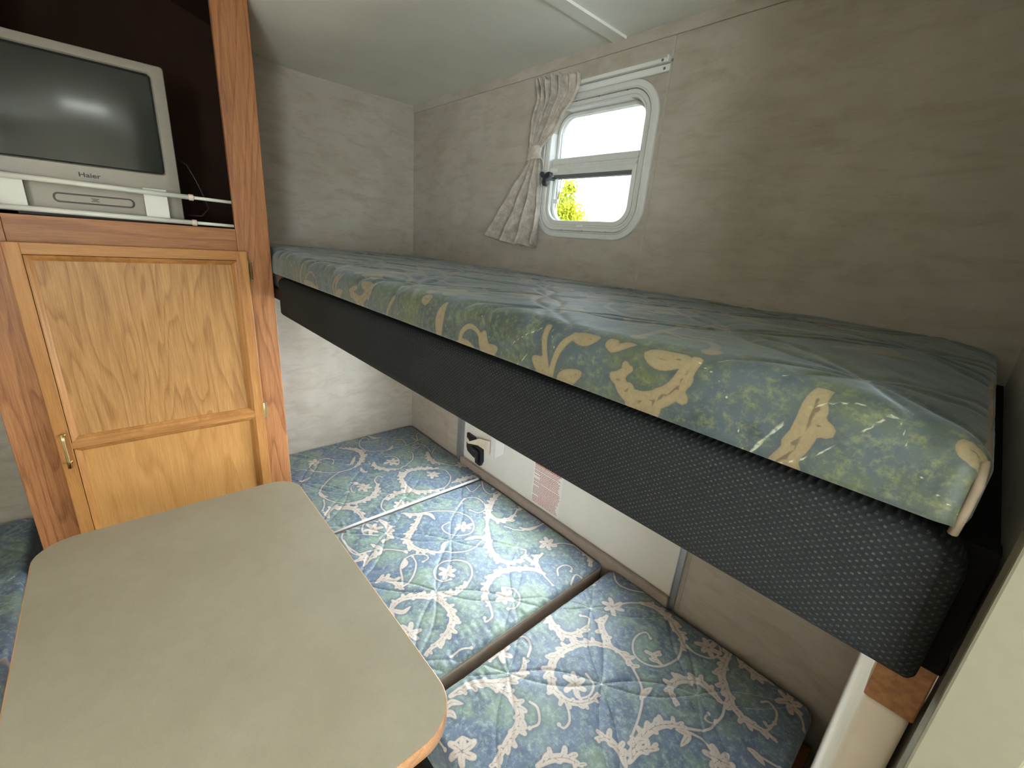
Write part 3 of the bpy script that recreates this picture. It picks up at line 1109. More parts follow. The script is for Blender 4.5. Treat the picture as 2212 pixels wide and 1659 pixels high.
def caps_of(prims, rs=1.0):
    """turn drawing strokes into tapered capsules (ax, ay, bx, by, ra, rb) for print and for dark veins"""
    C, W, S = [], [], []

    def chain(pts, rad, dst):
        n = len(pts)
        for i in range(n - 1):
            dst.append((*pts[i], *pts[i + 1], rad(i / (n - 1)), rad((i + 1) / (n - 1))))

    def petal(o, ang, ln, r, dst, curl=0.0):
        pts = []
        x, y, a = o[0], o[1], ang
        for i in range(6):
            pts.append((x, y))
            x += math.cos(a) * ln / 5
            y += math.sin(a) * ln / 5
            a += curl / 5
        chain(pts, lambda t: max(0.0005, r * (0.35 + 1.3 * t) * (1 - t) ** 0.55 * 1.35 + 0.0004), dst)
        return pts
    rnd = random.Random(11)
    for k, pts in prims:
        big = 1.35 if k.isupper() else 1.0
        kk = k.lower()
        if k == 's':
            chain(smooth_path(pts), lambda t: 0.0001, S)
        elif kk == 'v':
            P = smooth_path(pts)
            r = 0.0025 * big * rs
            chain(P, lambda t: r * (1.15 - 0.25 * t), C)
            # small curl bulb on the free end
            C.append((*P[-1], *P[-1], r * 1.9, r * 1.9))
        elif kk == 'l':
            P = smooth_path(pts, 0.003)
            rm = (0.0066 if k == 'l' else 0.0088) * rs
            chain(P, lambda t: 0.0008 + rm * math.sin(PI * min(1, t * 0.92 + 0.08)) ** 0.8, C)
            chain(P[1:-2] if len(P) > 5 else P, lambda t: 0.0003, W)
        elif kk == 'b':
            C.append((*pts[0], pts[0][0] + 0.008, pts[0][1], 0.0065, 0.004))
        elif kk == 'f':
            c = pts[0]
            a0 = rnd.random() * 6
            for i in range(6):
                a = a0 + i * PI / 3 + rnd.uniform(-.15, .15)
                ln = 0.028 * rs * rnd.uniform(0.85, 1.2)
                o = (c[0] + math.cos(a) * 0.003, c[1] + math.sin(a) * 0.003)
                pp = petal(o, a, ln, 0.0074 * rs, C, 0.5)
                chain(pp[:4], lambda t: 0.0004, W)
            C.append((*c, *c, 0.005, 0.005))
            W.append((c[0] - 0.002, c[1], c[0] + 0.002, c[1], 0.0012, 0.0012))
        elif kk == 'a':
            P = smooth_path(pts, 0.004)
            n = len(P)
            L = sum(math.dist(P[i], P[i + 1]) for i in range(n - 1))
            rm = min(0.0080 if k == 'a' else 0.0068, 0.0034 + L * 0.035) * rs
            chain(P, lambda t: 0.0016 + rm * math.sin(PI * (0.10 + 0.86 * t)) ** 0.7, C)
            chain(P[2:-2] if n > 8 else P, lambda t: 0.00035, W)
            # turning direction
            turn = 0.0
            for i in range(1, n - 1):
                ax, ay = P[i][0] - P[i - 1][0], P[i][1] - P[i - 1][1]
                bx, by = P[i + 1][0] - P[i][0], P[i + 1][1] - P[i][1]
                turn += ax * by - ay * bx
            out = -1 if turn > 0 else 1
            dist = 0.0
            nxt = 0.010
            j = 0
            for i in range(1, n - 1):
                dist += math.dist(P[i - 1], P[i])
                if dist < nxt:
                    continue
                nxt += 0.0128 * rs
                t = i / (n - 1)
                size = math.sin(PI * (0.12 + 0.80 * t)) ** 0.6
                dx, dy = P[i + 1][0] - P[i - 1][0], P[i + 1][1] - P[i - 1][1]
                a = math.atan2(dy, dx)
                side = out if j % 3 != 2 else -out
                ln = (0.026 if side == out else 0.015) * size * rs * (0.62 if k == 'A' else 1.0)
                pp = petal(P[i], a + side * 0.74, ln, 0.0064 * size * rs, C, side * (1.0 if j % 2 else -0.5))
                chain(pp[:5], lambda t: 0.0005 * (1 - 0.6 * t), W)
                j += 1
    return C, W, S


def sdf(C, U, Vv, far=0.02):
    d = np.full(U.shape, far, np.float32)
    A = np.array(C, float)
    order = np.argsort(U)
    Us, Vs = U[order], Vv[order]
    ds = d[order]
    for ax, ay, bx, by, ra, rb in A:
        mg = max(ra, rb) + 0.013
        i0 = np.searchsorted(Us, min(ax, bx) - mg)
        i1 = np.searchsorted(Us, max(ax, bx) + mg)
        if i1 <= i0:
            continue
        v = Vs[i0:i1]
        m = np.nonzero((v > min(ay, by) - mg) & (v < max(ay, by) + mg))[0]
        if m.size == 0:
            continue
        m = m + i0
        px, py = Us[m] - ax, Vs[m] - ay
        ex, ey = bx - ax, by - ay
        l2 = ex * ex + ey * ey
        t = np.clip((px * ex + py * ey) / l2, 0, 1) if l2 > 1e-12 else np.zeros(m.size)
        dd = np.hypot(px - ex * t, py - ey * t) - (ra + (rb - ra) * t)
        ds[m] = np.minimum(ds[m], dd)
    d[order] = ds
    return d


def quilt_dist(X, Y, S=0.222, a=0.018):
    """distance to the interlaced wavy quilting lines (nodes at (1.531, -0.359))"""
    p = (X - 1.531 + Y + 0.359) / math.sqrt(2)
    q = (X - 1.531 - Y - 0.359) / math.sqrt(2)
    best = np.full(X.shape, 1.0)
    for A, B in ((p, q), (q, p)):
        k = np.round(A / S) * S
        w = a * np.sin(PI * B / S)
        sl = np.sqrt(1 + (a * PI / S * np.cos(PI * B / S)) ** 2)
        for sg in (1, -1):
            for dk in (-S, 0, S):
                best = np.minimum(best, np.abs(A - k - dk - sg * w) / sl)
    return best


def vnoise(X, Y, s, seed=0):
    """smooth value noise with numpy"""
    r = np.random.default_rng(seed)
    T = r.random((64, 64))
    x, y = X * s + 100, Y * s + 100
    xi, yi = np.floor(x).astype(int), np.floor(y).astype(int)
    fx, fy = x - xi, y - yi
    fx, fy = fx * fx * (3 - 2 * fx), fy * fy * (3 - 2 * fy)
    g = lambda i, j: T[i % 64, j % 64]
    return (g(xi, yi) * (1 - fx) + g(xi + 1, yi) * fx) * (1 - fy) + (g(xi, yi + 1) * (1 - fx) + g(xi + 1, yi + 1) * fx) * fy - 0.5


def attr(o, name, val):
    a = o.data.attributes.new(name, 'FLOAT', 'POINT')
    a.data.foreach_set('value', val.astype(np.float32))


def profile_axis(length, h, r, step, side_step):
    """walk over side - rounded edge - top - rounded edge - side: (offset, drop)"""
    off, drop = [], []
    ns = max(2, int((h - r) / side_step))
    for i in range(ns):
        off.append(0.0)
        drop.append(h - (h - r) * i / ns)
    na = max(4, int(r * PI / 2 / step))
    for i in range(na):
        a = PI / 2 * i / na
        off.append(r - r * math.cos(a))
        drop.append(r - r * math.sin(a))
    nt = max(2, int((length - 2 * r) / step))
    for i in range(nt + 1):
        off.append(r + (length - 2 * r) * i / nt)
        drop.append(0.0)
    L = list(zip(off, drop))
    left = L[:ns + na]
    right = [(length - a, b) for a, b in left][::-1]
    L += right
    return np.array(L)


def cushion(name, x0, x1, y0, y1, ztop, h, r, step, mats, cr, deform, fields, parent=None, loc=None):
    PX = profile_axis(x1 - x0, h, r, step, 0.008)
    PY = profile_axis(y1 - y0, h, r, step, 0.004)
    nx, ny = len(PX), len(PY)
    OX, OY = np.meshgrid(PX[:, 0], PY[:, 0], indexing='ij')
    DX, DY = np.meshgrid(PX[:, 1], PY[:, 1], indexing='ij')
    X = x0 + OX
    Y = y0 + OY
    drop = np.minimum(h, np.hypot(DX, DY))
    # round the plan corners
    for sx, sy, R in cr:
        cx = x1 - R if sx > 0 else x0 + R
        cy = y1 - R if sy > 0 else y0 + R
        a = (X - cx) * sx
        b = (Y - cy) * sy
        m = (a > 0) & (b > 0)
        am, bm_ = a[m], b[m]
        s = np.maximum(am, bm_) / np.maximum(np.hypot(am, bm_), 1e-9)
        X[m] = cx + sx * am * s
        Y[m] = cy + sy * bm_ * s
    Z = ztop - drop
    X, Y, Z = deform(X, Y, Z, drop, OX, OY)
    V = np.stack([X, Y, Z], -1).reshape(-1, 3)
    I = np.arange(nx * ny).reshape(nx, ny)
    F = np.stack([I[:-1, :-1], I[1:, :-1], I[1:, 1:], I[:-1, 1:]], -1).reshape(-1, 4)
    # material by place: x sides in the boxing cloth
    dxm = (DX[:-1, :-1] + DX[1:, 1:]) / 2
    mi = (dxm > r * 0.75).astype(int).reshape(-1)
    bot = [tuple(I[0, :]), ]
    o = mk(name, V, F, mats, parent, loc, True, mi)
    for nm, val in fields(X, Y, Z, DX, DY, OX, OY).items():
        attr(o, nm, val.reshape(-1))
    return o


SEAT = parse(SEAT_PRINT)
FRONT = parse(FRONT_PRINT)
c_, w_, s_ = caps_of(SEAT)

SEAT_TOP = 0.50


def seat_deform(ed):
    def f(X, Y, Z, drop, OX, OY):
        q = quilt_dist(X, Y)
        top = np.clip(1 - drop / 0.02, 0, 1)
        # puffed between the quilting lines, pulled down on them
        z = -0.0020 * np.exp(-(q / 0.0035) ** 2) - 0.0016 * np.exp(-(q / 0.02) ** 2)
        # fine gathers that run away from the seams at the cushion ends
        de = np.minimum(np.abs(X - ed[0]), np.abs(X - ed[1]))
        g = np.exp(-(de / 0.06) ** 2)
        z += g * 0.0034 * vnoise(X * 0.25, Y + 0.12 * X, 95, 3)
        z += 0.0016 * vnoise(X + 0.4 * Y, Y - 0.4 * X, 34, 5) + 0.004 * vnoise(X, Y, 7, 8)
        Z = Z + z * top
        t = np.clip((X - 0.352) / 0.05, 0, 1)
        t = t * t * (3 - 2 * t)
        fy = np.clip(1 - (Y + 0.722) / 0.2, 0, 1)
        Y = Y + np.where(X.min() < 0.3, 1, 0) * (Y.min() > -1) * (1 - t) * 0.042 * fy
        return X, Y, Z
    return f


def seat_fields(X, Y, Z, DX, DY, OX, OY):
    U = X.reshape(-1)
    # print carries on down the front and back edges
    Vv = (Y - np.where(OY < 0.3, DY, -DY) * 0.8).reshape(-1)
    return {'scroll': sdf(c_, U, Vv), 'vein': sdf(w_, U, Vv), 'stitch': quilt_dist(X, Y).reshape(-1)}


# three seat cushions on the near bench
bench = thing('dinette_bench', (0.94, -0.36, 0.0), 'black fabric covered bench base under the right-hand seat cushions', 'bench')
box('bench_box', 0.004, 1.900, -0.686, -0.024, 0.0, 0.385, M['particle'], bench, 0.002)
box('front_cover', 0.36, 1.905, -0.704, -0.6865, 0.0, 0.389, M['weave'], bench, 0.004)
box('bench_lid', 0.004, 1.900, -0.686, -0.024, 0.386, 0.3995, M['particle'], bench, 0.002)

cA = cushion('seat_cushion', 0.008, 0.6385, -0.722, -0.006, SEAT_TOP, 0.10, 0.014, 0.0025, [M['seat_fabric'], M['seat_side']],
             [(-1, 1, 0.02), (1, 1, 0.02)], seat_deform((-1, 0.6385)), seat_fields)
tag(cA, 'blue-green scroll print cushion in the far corner, white piping along its near edge', 'cushion', 'scroll print cushions on the right-hand bench')
tube('piping', [(0.6405, -0.715, 0.497), (0.6425, -0.5, 0.4995), (0.6425, -0.25, 0.4995), (0.6425, -0.045, 0.4985)], 0.0048, M['piping'], cA, 10)
cB = cushion('seat_cushion', 0.647, 1.284, -0.722, -0.026, SEAT_TOP, 0.10, 0.016, 0.0025, [M['seat_fabric'], M['seat_side']],
             [(-1, 1, 0.02), (1, 1, 0.012), (1, -1, 0.02)], seat_deform((0.647, 1.284)), seat_fields)
tag(cB, 'brightly lit middle cushion with scroll print and a taupe side band facing the gap', 'cushion', 'scroll print cushions on the right-hand bench')
cC = cushion('seat_cushion', 1.313, 1.882, -0.722, -0.016, SEAT_TOP, 0.10, 0.016, 0.0022, [M['seat_fabric'], M['seat_side']],
             [(-1, 1, 0.03), (1, 1, 0.03), (1, -1, 0.03), (-1, -1, 0.02)], seat_deform((1.313, 1.882)), seat_fields)
tag(cC, 'nearest scroll print cushion, between the gap and the pale board at right', 'cushion', 'scroll print cushions on the right-hand bench')
tube('seam_cord', [(1.2815, -0.700, 0.489), (1.2822, -0.45, 0.490), (1.2822, -0.22, 0.490), (1.2815, -0.05, 0.489)], 0.0016, M['tan_piping'], cB, 6)

# the bench across the aisle, seen left of the cabinet
bench2 = thing('dinette_bench', (0.94, -1.71, 0.0), 'dark bench base beyond the table at the left edge', 'bench')
box('bench_box', 0.004, 1.900, -2.046, -1.400, 0.0, 0.385, M['particle'], bench2, 0.002)
box('front_cover', 0.004, 1.905, -1.399, -1.384, 0.0, 0.389, M['weave'], bench2, 0.004)
box('bench_lid', 0.004, 1.900, -2.046, -1.390, 0.386, 0.3995, M['particle'], bench2, 0.002)
for (xa, xb, lab) in ((0.008, 0.640, 'shadowed scroll print cushion at the left edge, beyond the cabinet'),
                      (0.652, 1.284, 'shadowed scroll print cushion at the left edge, beside the table corner')):
    cc = cushion('seat_cushion', xa, xb, -2.044, -1.372, SEAT_TOP, 0.10, 0.016, 0.004, [M['seat_fabric'], M['seat_side']],
                 [(1, 1, 0.02), (-1, 1, 0.02)], seat_deform((xa, xb)),
                 lambda X, Y, Z, DX, DY, OX, OY: {'scroll': sdf(c_, (X + 0.25).reshape(-1), (-Y - 2.07).reshape(-1)),
                                                  'vein': sdf(w_, (X + 0.25).reshape(-1), (-Y - 2.07).reshape(-1)),
                                                  'stitch': quilt_dist(X + 0.25, -Y - 2.07).reshape(-1)})
    tag(cc, lab, 'cushion', 'scroll print cushions across the aisle')

# ------------------------------------------------------------------ upper bunk and its mattress
bunk = thing('bunk_bed', (0.97, -0.37, 1.215), 'upper bunk with a long black woven front rail along the wall under the window', 'bunk bed')
box('bunk_board', 0.006, 1.9125, -0.688, -0.004, 1.230, 1.262, M['niche'], bunk, 0.002)


def fascia():
    """padded rail: rounded-rectangle face with a soft edge"""
    V, F = [], []
    prof = [(0.014, -0.733), (0.0075, -0.7318), (0.0030, -0.7285), (0.0007, -0.7235), (0, -0.7185), (0, -0.706)]
    rings = []
    for ins, y in prof:
        L = rrect(1.2415, 1.2675, 0.6845 - ins, 0.0525 - ins, [max(0.026 - ins, 0.004), max(0.018 - ins, 0.003), max(0.004, 0.012 - ins), max(0.003, 0.006 - ins)], 8)
        rings.append(len(V))
        n = len(L)
        V += [(a, y, b) for a, b in L]
    for i in range(len(rings) - 1):
        for k in range(n):
            q = (k + 1) % n
            F.append((rings[i] + k, rings[i] + q, rings[i + 1] + q, rings[i + 1] + k))
    F.append(tuple(range(n)))
    F.append(tuple(rings[-1] + k for k in range(n))[::-1])
    return V, F


V, F = fascia()
fa = mk('front_rail', V, F, M['weave'], bunk, smooth=True)
sharp(fa, 60)
box('rail_gap_shade', 0.570, 1.9365, -0.705, -0.690, 1.219, 1.312, M['gap_shade_black'], bunk, 0.001)  # black board added in place of the shadow behind the rail
box('end_gap_shade', 1.9215, 1.9385, -0.689, -0.006, 1.229, 1.302, M['gap_shade_black'], bunk, 0.001)  # another black board, for the shadowed gap past the mattress end
box('support_block', 1.9085, 1.9365, -0.700, -0.670, 1.166, 1.2145, M['particle'], bunk, 0.001, 1)
box('support_block', 1.9085, 1.9375, -0.7045, -0.670, 1.2150, 1.2285, M['gap_shade_black'], bunk, 0.001, 1)
# pale upright board that carries the bunk at the right end
side = box('side_board', 1.9085, 1.9355, -0.699, -0.004, 0.0, 1.1655, M['cream_panel'], None, 0.006, 3, True)
tag(side, 'pale upright board at the right end, under the brown bunk support block', 'panel')

# mattress
MX0, MX1, MY0, MY1 = 0.006, 1.917, -0.741, -0.006
MZB, MZT = 1.263, 1.392
FR_STEP = 0.0028
cf, wf, sf = caps_of(FRONT, 1.0)


def mirror(prims, dx):
    return [(k, [(dx + x, -0.62 - y) for x, y in p]) for k, p in prims]


# top of the mattress: the same cloth, turned round; v runs up the front face and on over the top
topp = [(k, [(1.86 - x, 0.20 - y * 1.0) for x, y in p]) for k, p in SEAT if all(abs(y) < 0.71 for _, y in p)]
ct, wt, st_ = caps_of(topp, 1.7)
MT = []


def mat_deform(X, Y, Z, drop, OX, OY):
    # front line: set back beside the cabinet, forward along the bunk
    t = np.clip((X - 0.50) / 0.075, 0, 1)
    t = t * t * (3 - 2 * t)
    back = (1 - t) * 0.068
    fy = np.clip(1 - (Y - MY0) / 0.30, 0, 1)
    Y = Y + back * fy
    # belly of the front face and top that sags towards the wall
    side = np.clip(drop / 0.11, 0, 1)
    front = (OY < 0.02)
    Y = Y - np.where(front, 0.004 * np.sin(PI * side), 0)
    # the foot of the front face is tucked in behind the rail
    low = np.clip((drop - 0.0605) / 0.0085, 0, 1)
    Y = Y + low * low * (3 - 2 * low) * np.clip(0.062 - OY, 0, 1) * t
    depth = np.clip((Y - MY0) / (MY1 - MY0), 0, 1)
    topm = np.clip(1 - drop / 0.05, 0, 1)
    end = np.exp(-((X - 1.917) / 0.05) ** 2)
    sag = -0.026 * depth - 0.007 * np.exp(-((X - 1.25) / 0.30) ** 2) * (1 - depth) - 0.012 * np.exp(-((X - MX1) / 0.05) ** 2)
    n = 0.005 * vnoise(X, Y, 9, 2) + 0.0022 * vnoise(X, Y, 30, 4)
    q = quilt_dist(X, Y * 1.0)
    Z = Z + topm * (sag + n - 0.0022 * np.exp(-(q / 0.006) ** 2))
    return X, Y, Z


def mat_fields(X, Y, Z, DX, DY, OX, OY):
    isf = (OY < 0.35)
    # unrolled distance up from the bottom of the front face
    r = 0.022
    ang = np.arccos(np.clip(1 - OY / r, -1, 1))
    arc = np.where(OY < r, r * ang, r * PI / 2 + (OY - r))
    h = MZT - MZB
    v = np.where(DY > r, h - DY, (h - r) + arc)
    v = v + MZB
    U = X.reshape(-1)
    v = v.reshape(-1)
    front_cut = 1.392
    dF = sdf(cf, U, v)
    dFw = sdf(wf, U, v)
    dFs = sdf(sf, U, v)
    # the top print
    vt = v - 1.20
    dT = sdf(ct, U, vt)
    dTw = sdf(wt, U, vt)
    qt = quilt_dist(X, Y).reshape(-1)
    w = v < front_cut
    return {'scroll': np.where(w, dF, dT), 'vein': np.where(w, dFw, dTw), 'stitch': np.where(w, dFs, qt)}


mat = cushion('mattress', MX0, MX1, MY0, MY1, MZT, MZT - MZB, 0.022, FR_STEP, [M['shaded_bunk_fabric'], M['shaded_bunk_fabric']],
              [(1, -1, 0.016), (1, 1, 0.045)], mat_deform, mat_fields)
tag(mat, 'blue-green scroll print mattress lying on the upper bunk', 'mattress')
pp = [(1.9125, -0.7380, 1.3270), (1.9130, -0.7400, 1.340), (1.9135, -0.7400, 1.358), (1.9125, -0.7350, 1.369)]
for y in np.linspace(-0.715, -0.06, 14):
    zt = MZT - 0.0065 - 0.010 - 0.026 * (y - MY0) / (MY1 - MY0)
    pp.append((1.9120 + 0.0008 * math.sin(y * 40), y, zt - 0.0015))
tube('piping', pp, 0.0024, M['tan_piping'], mat, 8)
V, F = tube_geo([(0.518, -0.700, 1.372), (0.530, -0.712, 1.360), (0.534, -0.716, 1.335), (0.532, -0.715, 1.300)], [0.004, 0.010, 0.012, 0.009], 10)
mk('end_binding', V, F, M['maroon'], mat, smooth=True)

# ================================================================== TABLE
table = thing('dinette_table', (1.07, -1.02, 0.0), 'olive-grey laminate table with rounded corners and oak edging', 'table')
TL = lambda ins: rrect(1.0715, -1.0225, 0.4415 - ins, 0.2675 - ins, 0.072 - ins, 12)
prism('tabletop', TL(0.0012), 0.712, 0.7402, M['laminate'], table, 'xy')
V, F = [], []
prof = [(0.0022, 0.7400), (0.0008, 0.7404), (-0.0004, 0.7398), (-0.0010, 0.7385), (-0.0010, 0.7130), (-0.0002, 0.7115), (0.0022, 0.7112)]
for ins, z in prof:
    L = TL(ins)
    V += [(a, b, z) for a, b in L]
n = len(L)
for i in range(len(prof) - 1):
    for k in range(n):
        q = (k + 1) % n
        F.append((i * n + k, (i + 1) * n + k, (i + 1) * n + q, i * n + q))
eb = mk('edge_band', V, F, M['oak_edge'], table, smooth=True)
sharp(eb, 50)
box('apron', 0.72, 1.46, -0.835, -0.815, 0.655, 0.712, M['oak_dark'], table, 0.002)
box('apron', 0.72, 1.46, -1.235, -1.215, 0.655, 0.712, M['oak_dark'], table, 0.002)
for ly in (-0.86, -1.235):
    box('leg', 1.418, 1.462, ly, ly + 0.045, 0.0, 0.712, M['oak_dark'], table, 0.003)
    box('leg', 0.72, 0.764, ly, ly + 0.045, 0.0, 0.712, M['oak_dark'], table, 0.003)
box('leg_foot', 1.40, 1.48, -1.235, -0.815, 0.0, 0.04, M['oak_dark'], table, 0.004)

# ================================================================== CABINET
cab = thing('tall_cabinet', (0.17, -1.01, 0.0), 'tall oak cabinet with one long panelled door and an open television niche above', 'cabinet')
FX = 0.348
YL, YR = -1.325, -0.692
box('side_panel', 0.004, FX - 0.018, YR - 0.012, YR, 0.0, 2.021, M['niche'], cab, 0.0)
box('side_panel', 0.004, FX - 0.018, YL, YL + 0.012, 0.0, 2.021, M['niche'], cab, 0.0)
prism('back_panel', [(YR - 0.0125, 0.0), (YR - 0.0125, 2.02)] + [(y, crown(y) - 0.003) for y in np.linspace(-0.72, YL + 0.02, 12)] + [(YL + 0.0125, 2.02), (YL + 0.0125, 0.0)], 0.004, 0.012, M['niche'], cab, 'yz')
box('side_skin', 0.004, FX - 0.0185, YR + 0.0002, YR + 0.002, 0.0, 2.018, M['oak_v'], cab, 0.0)
V, F = [], []
for k_ in range(41):
    y = YR - 0.0125 + (YL - YR + 0.025) * k_ / 40
    V += [(0.0125, y, crown(y) - 0.004), (FX - 0.0185, y, crown(y) - 0.004)]
for k_ in range(40):
    F.append((2 * k_, 2 * k_ + 1, 2 * k_ + 3, 2 * k_ + 2))
mk('niche_shade_sheet', V, F, M['niche'], cab)  # dark sheet over the pale ceiling, shade of the niche top as colour
box('shelf', 0.0125, FX - 0.0185, YL + 0.0125, YR - 0.0125, 1.416, 1.434, M['niche'], cab, 0.0)
box('stile', FX - 0.018, FX, -0.7795, YR, 0.0, 2.022, M['oak_v'], cab, 0.0015)
box('stile', FX - 0.018, FX, YL, -1.2375, 0.0, 2.022, M['oak_v'], cab, 0.0015)
box('rail', FX - 0.0175, FX - 0.0004, -1.237, -0.780, 1.345, 1.4345, M['oak_h'], cab, 0.001)
box('rail', FX - 0.0175, FX - 0.0004, -1.237, -0.780, 0.06, 0.14, M['oak_h'], cab, 0.001)

# door: frame with two recessed panels, thumb-moulded inner edges
DX0, DX1 = FX + 0.0006, FX + 0.0175
DYL, DYR, DZ0, DZ1 = -1.2465, -0.7600, 0.118, 1.374
PAN = [(-1.2030, -0.8025, 0.8765, 1.333), (-1.2030, -0.8025, 0.158, 0.8330)]
bm = bmesh.new()
ys = -1.2175, -0.7885
# stiles
bm_box(bm, DX0, DX1, DYL, ys[0], DZ0, DZ1, 0.0022, 2, 0)
bm_box(bm, DX0, DX1, ys[1], DYR, DZ0, DZ1, 0.0022, 2, 0)
bm_box(bm, DX0, DX1 - 0.0004, ys[0] - 0.001, ys[1] + 0.001, 1.3465, DZ1, 0.0012, 1, 1)
bm_box(bm, DX0, DX1 - 0.0004, ys[0] - 0.001, ys[1] + 0.001, 0.8455, 0.8635, 0.0008, 1, 1)
bm_box(bm, DX0, DX1 - 0.0004, ys[0] - 0.001, ys[1] + 0.001, DZ0, 0.152, 0.0012, 1, 1)
door = from_bm('door', bm, [M['door_v'], M['door_h']], cab)
for i, (a, b, c, d) in enumerate(PAN):
    box('door_panel', DX0 + 0.0005, DX0 + 0.0042, a - 0.005, b + 0.005, c - 0.005, d + 0.005, M['door_p' if i == 0 else 'door_p2'], door, 0.0)
    ring('panel_moulding', (a + b) / 2, (c + d) / 2, (b - a) / 2 + 0.0135, (d - c) / 2 + 0.0125, 0.0006,
         [(0.0, DX1 - 0.0001), (0.0012, DX1 - 0.0003), (0.0020, DX1 - 0.0016), (0.0060, DX1 - 0.0040), (0.0100, DX1 - 0.0085), (0.0128, DX0 + 0.0060), (0.0134, DX0 + 0.0040)],
         M['door_v'], door, 'yz', n=1, smooth=False)
# brass pull at the left, hinges at the right
hy = -1.2300
pl = tube('pull_handle', [(DX1 + 0.019, hy, 0.898), (DX1 + 0.020, hy, 0.880), (DX1 + 0.020, hy, 0.820), (DX1 + 0.019, hy, 0.802)], [0.0046, 0.0038, 0.0038, 0.0046], M['brass'], door, 12)
for z in (0.889, 0.811):
    tube('handle_post', [(DX1 - 0.0005, hy, z), (DX1 + 0.0015, hy, z), (DX1 + 0.003, hy, z), (DX1 + 0.018, hy, z)], [0.0062, 0.006, 0.0032, 0.003], M['brass'], door, 12)
for z in (1.316, 0.857):
    hg = box('hinge', FX + 0.0004, FX + 0.0032, -0.7595, -0.7475, z - 0.027, z + 0.027, M['brass'], door, 0.001)
    V, F = tube_geo([(FX + 0.0062, -0.7585, z - 0.031), (FX + 0.0062, -0.7585, z - 0.028), (FX + 0.0062, -0.7585, z + 0.028), (FX + 0.0062, -0.7585, z + 0.031)],
                    [0.0028, 0.0042, 0.0042, 0.0028], 10)
    mk('hinge_pin', V, F, M['brass'], door, smooth=True)

# ================================================================== TELEVISION
tv = thing('television', (0.19, -1.073, 1.4345), 'silver tube television with a disc slot, standing in the cabinet niche', 'television')
TX = 0.300
cy, cz = -1.073, 1.6285
hw, hh = 0.1815, 0.1885
# bezel ring with the screen well
scy, scz, shw, shh = -1.073, 1.677, 0.1525, 0.1165
V, F = [], []


def ring_between(name, outer, inner_list, mat, parent):
    V, F = [], []
    rings = [outer] + inner_list
    n = len(outer)
    for r_ in rings:
        V.extend(r_)
    for i in range(len(rings) - 1):
        for k in range(n):
            q = (k + 1) % n
            F.append((i * n + k, i * n + q, (i + 1) * n + q, (i + 1) * n + k))
    o = mk(name, V, F, mat, parent, smooth=True)
    sharp(o, 25)
    return o


R = lambda a, b, w, h, r, x: [(x, p, q) for p, q in rrect(a, b, w, h, r, 6)]
ring_between('bezel', R(cy, cz + 0.004, hw - 0.010, hh - 0.012, 0.01, TX - 0.045),
             [R(cy, cz, hw - 0.001, hh - 0.002, 0.007, TX - 0.030), R(cy, cz, hw, hh, 0.007, TX - 0.006), R(cy, cz, hw - 0.002, hh - 0.002, 0.006, TX - 0.001),
              R(cy, cz, hw - 0.005, hh - 0.005, 0.005, TX), R(scy, scz, shw + 0.003, shh + 0.003, 0.011, TX + 0.001), R(scy, scz, shw, shh, 0.009, TX - 0.003)], M['tv_shell'], tv)
ring_between('screen_surround', R(scy, scz, shw, shh, 0.009, TX - 0.003), [R(scy, scz, shw - 0.003, shh - 0.003, 0.008, TX - 0.008), R(scy, scz, shw - 0.004, shh - 0.004, 0.008, TX - 0.016)], M['tv_trim'], tv)
# gently bulging tube
V, F = [], []
N = 20
for i in range(N + 1):
    for j in range(N + 1):
        a, b = i / N * 2 - 1, j / N * 2 - 1
        V.append((TX - 0.006 - 0.006 * (a * a * 0.6 + b * b * 0.5), scy + a * (shw - 0.0035), scz + b * (shh - 0.0035)))
for i in range(N):
    for j in range(N):
        F.append((i * (N + 1) + j, (i + 1) * (N + 1) + j, (i + 1) * (N + 1) + j + 1, i * (N + 1) + j + 1))
mk('screen', V, F, M['crt'], tv, smooth=True)
ring_between('rear_shell', R(cy, cz + 0.004, hw - 0.010, hh - 0.012, 0.01, TX - 0.045),
             [R(cy, cz + 0.004, hw - 0.022, hh - 0.022, 0.02, TX - 0.12), R(cy, cz, 0.09, 0.09, 0.03, TX - 0.22), R(cy, cz, 0.02, 0.02, 0.01, TX - 0.222)], M['tv_trim'], tv)
box('tv_foot', TX - 0.10, TX - 0.01, cy - 0.14, cy + 0.14, 1.4345, 1.4440, M['tv_trim'], tv, 0.001)
# recessed lower fascia, disc tray, badge
box('control_fascia', TX - 0.001, TX + 0.0018, -1.206, -0.968, 1.4445, 1.5110, M['tv_shell'], tv, 0.0012)
tr = prism('disc_tray', rrect(-1.0715, 1.4795, 0.0725, 0.0085, 0.008, 6), TX + 0.0019, TX + 0.0052, M['tv_tray'], tv, 'yz', 0.0012)
ring('tray_groove', -1.0715, 1.4795, 0.0760, 0.0115, 0.0105, [(0, TX + 0.0020), (0.0006, TX + 0.0026), (0.0030, TX + 0.0026), (0.0034, TX + 0.0020)], M['tv_trim'], tv, 'yz', n=6)
for k, (w_1, z_) in enumerate(((0.0075, 1.4825), (0.0045, 1.4795), (0.0075, 1.4765))):
    box('disc_mark', TX + 0.0053, TX + 0.0056, -1.0720 - w_1, -1.0720 + w_1, z_ - 0.0009, z_ + 0.0009, M['tv_text'], tr, 0)


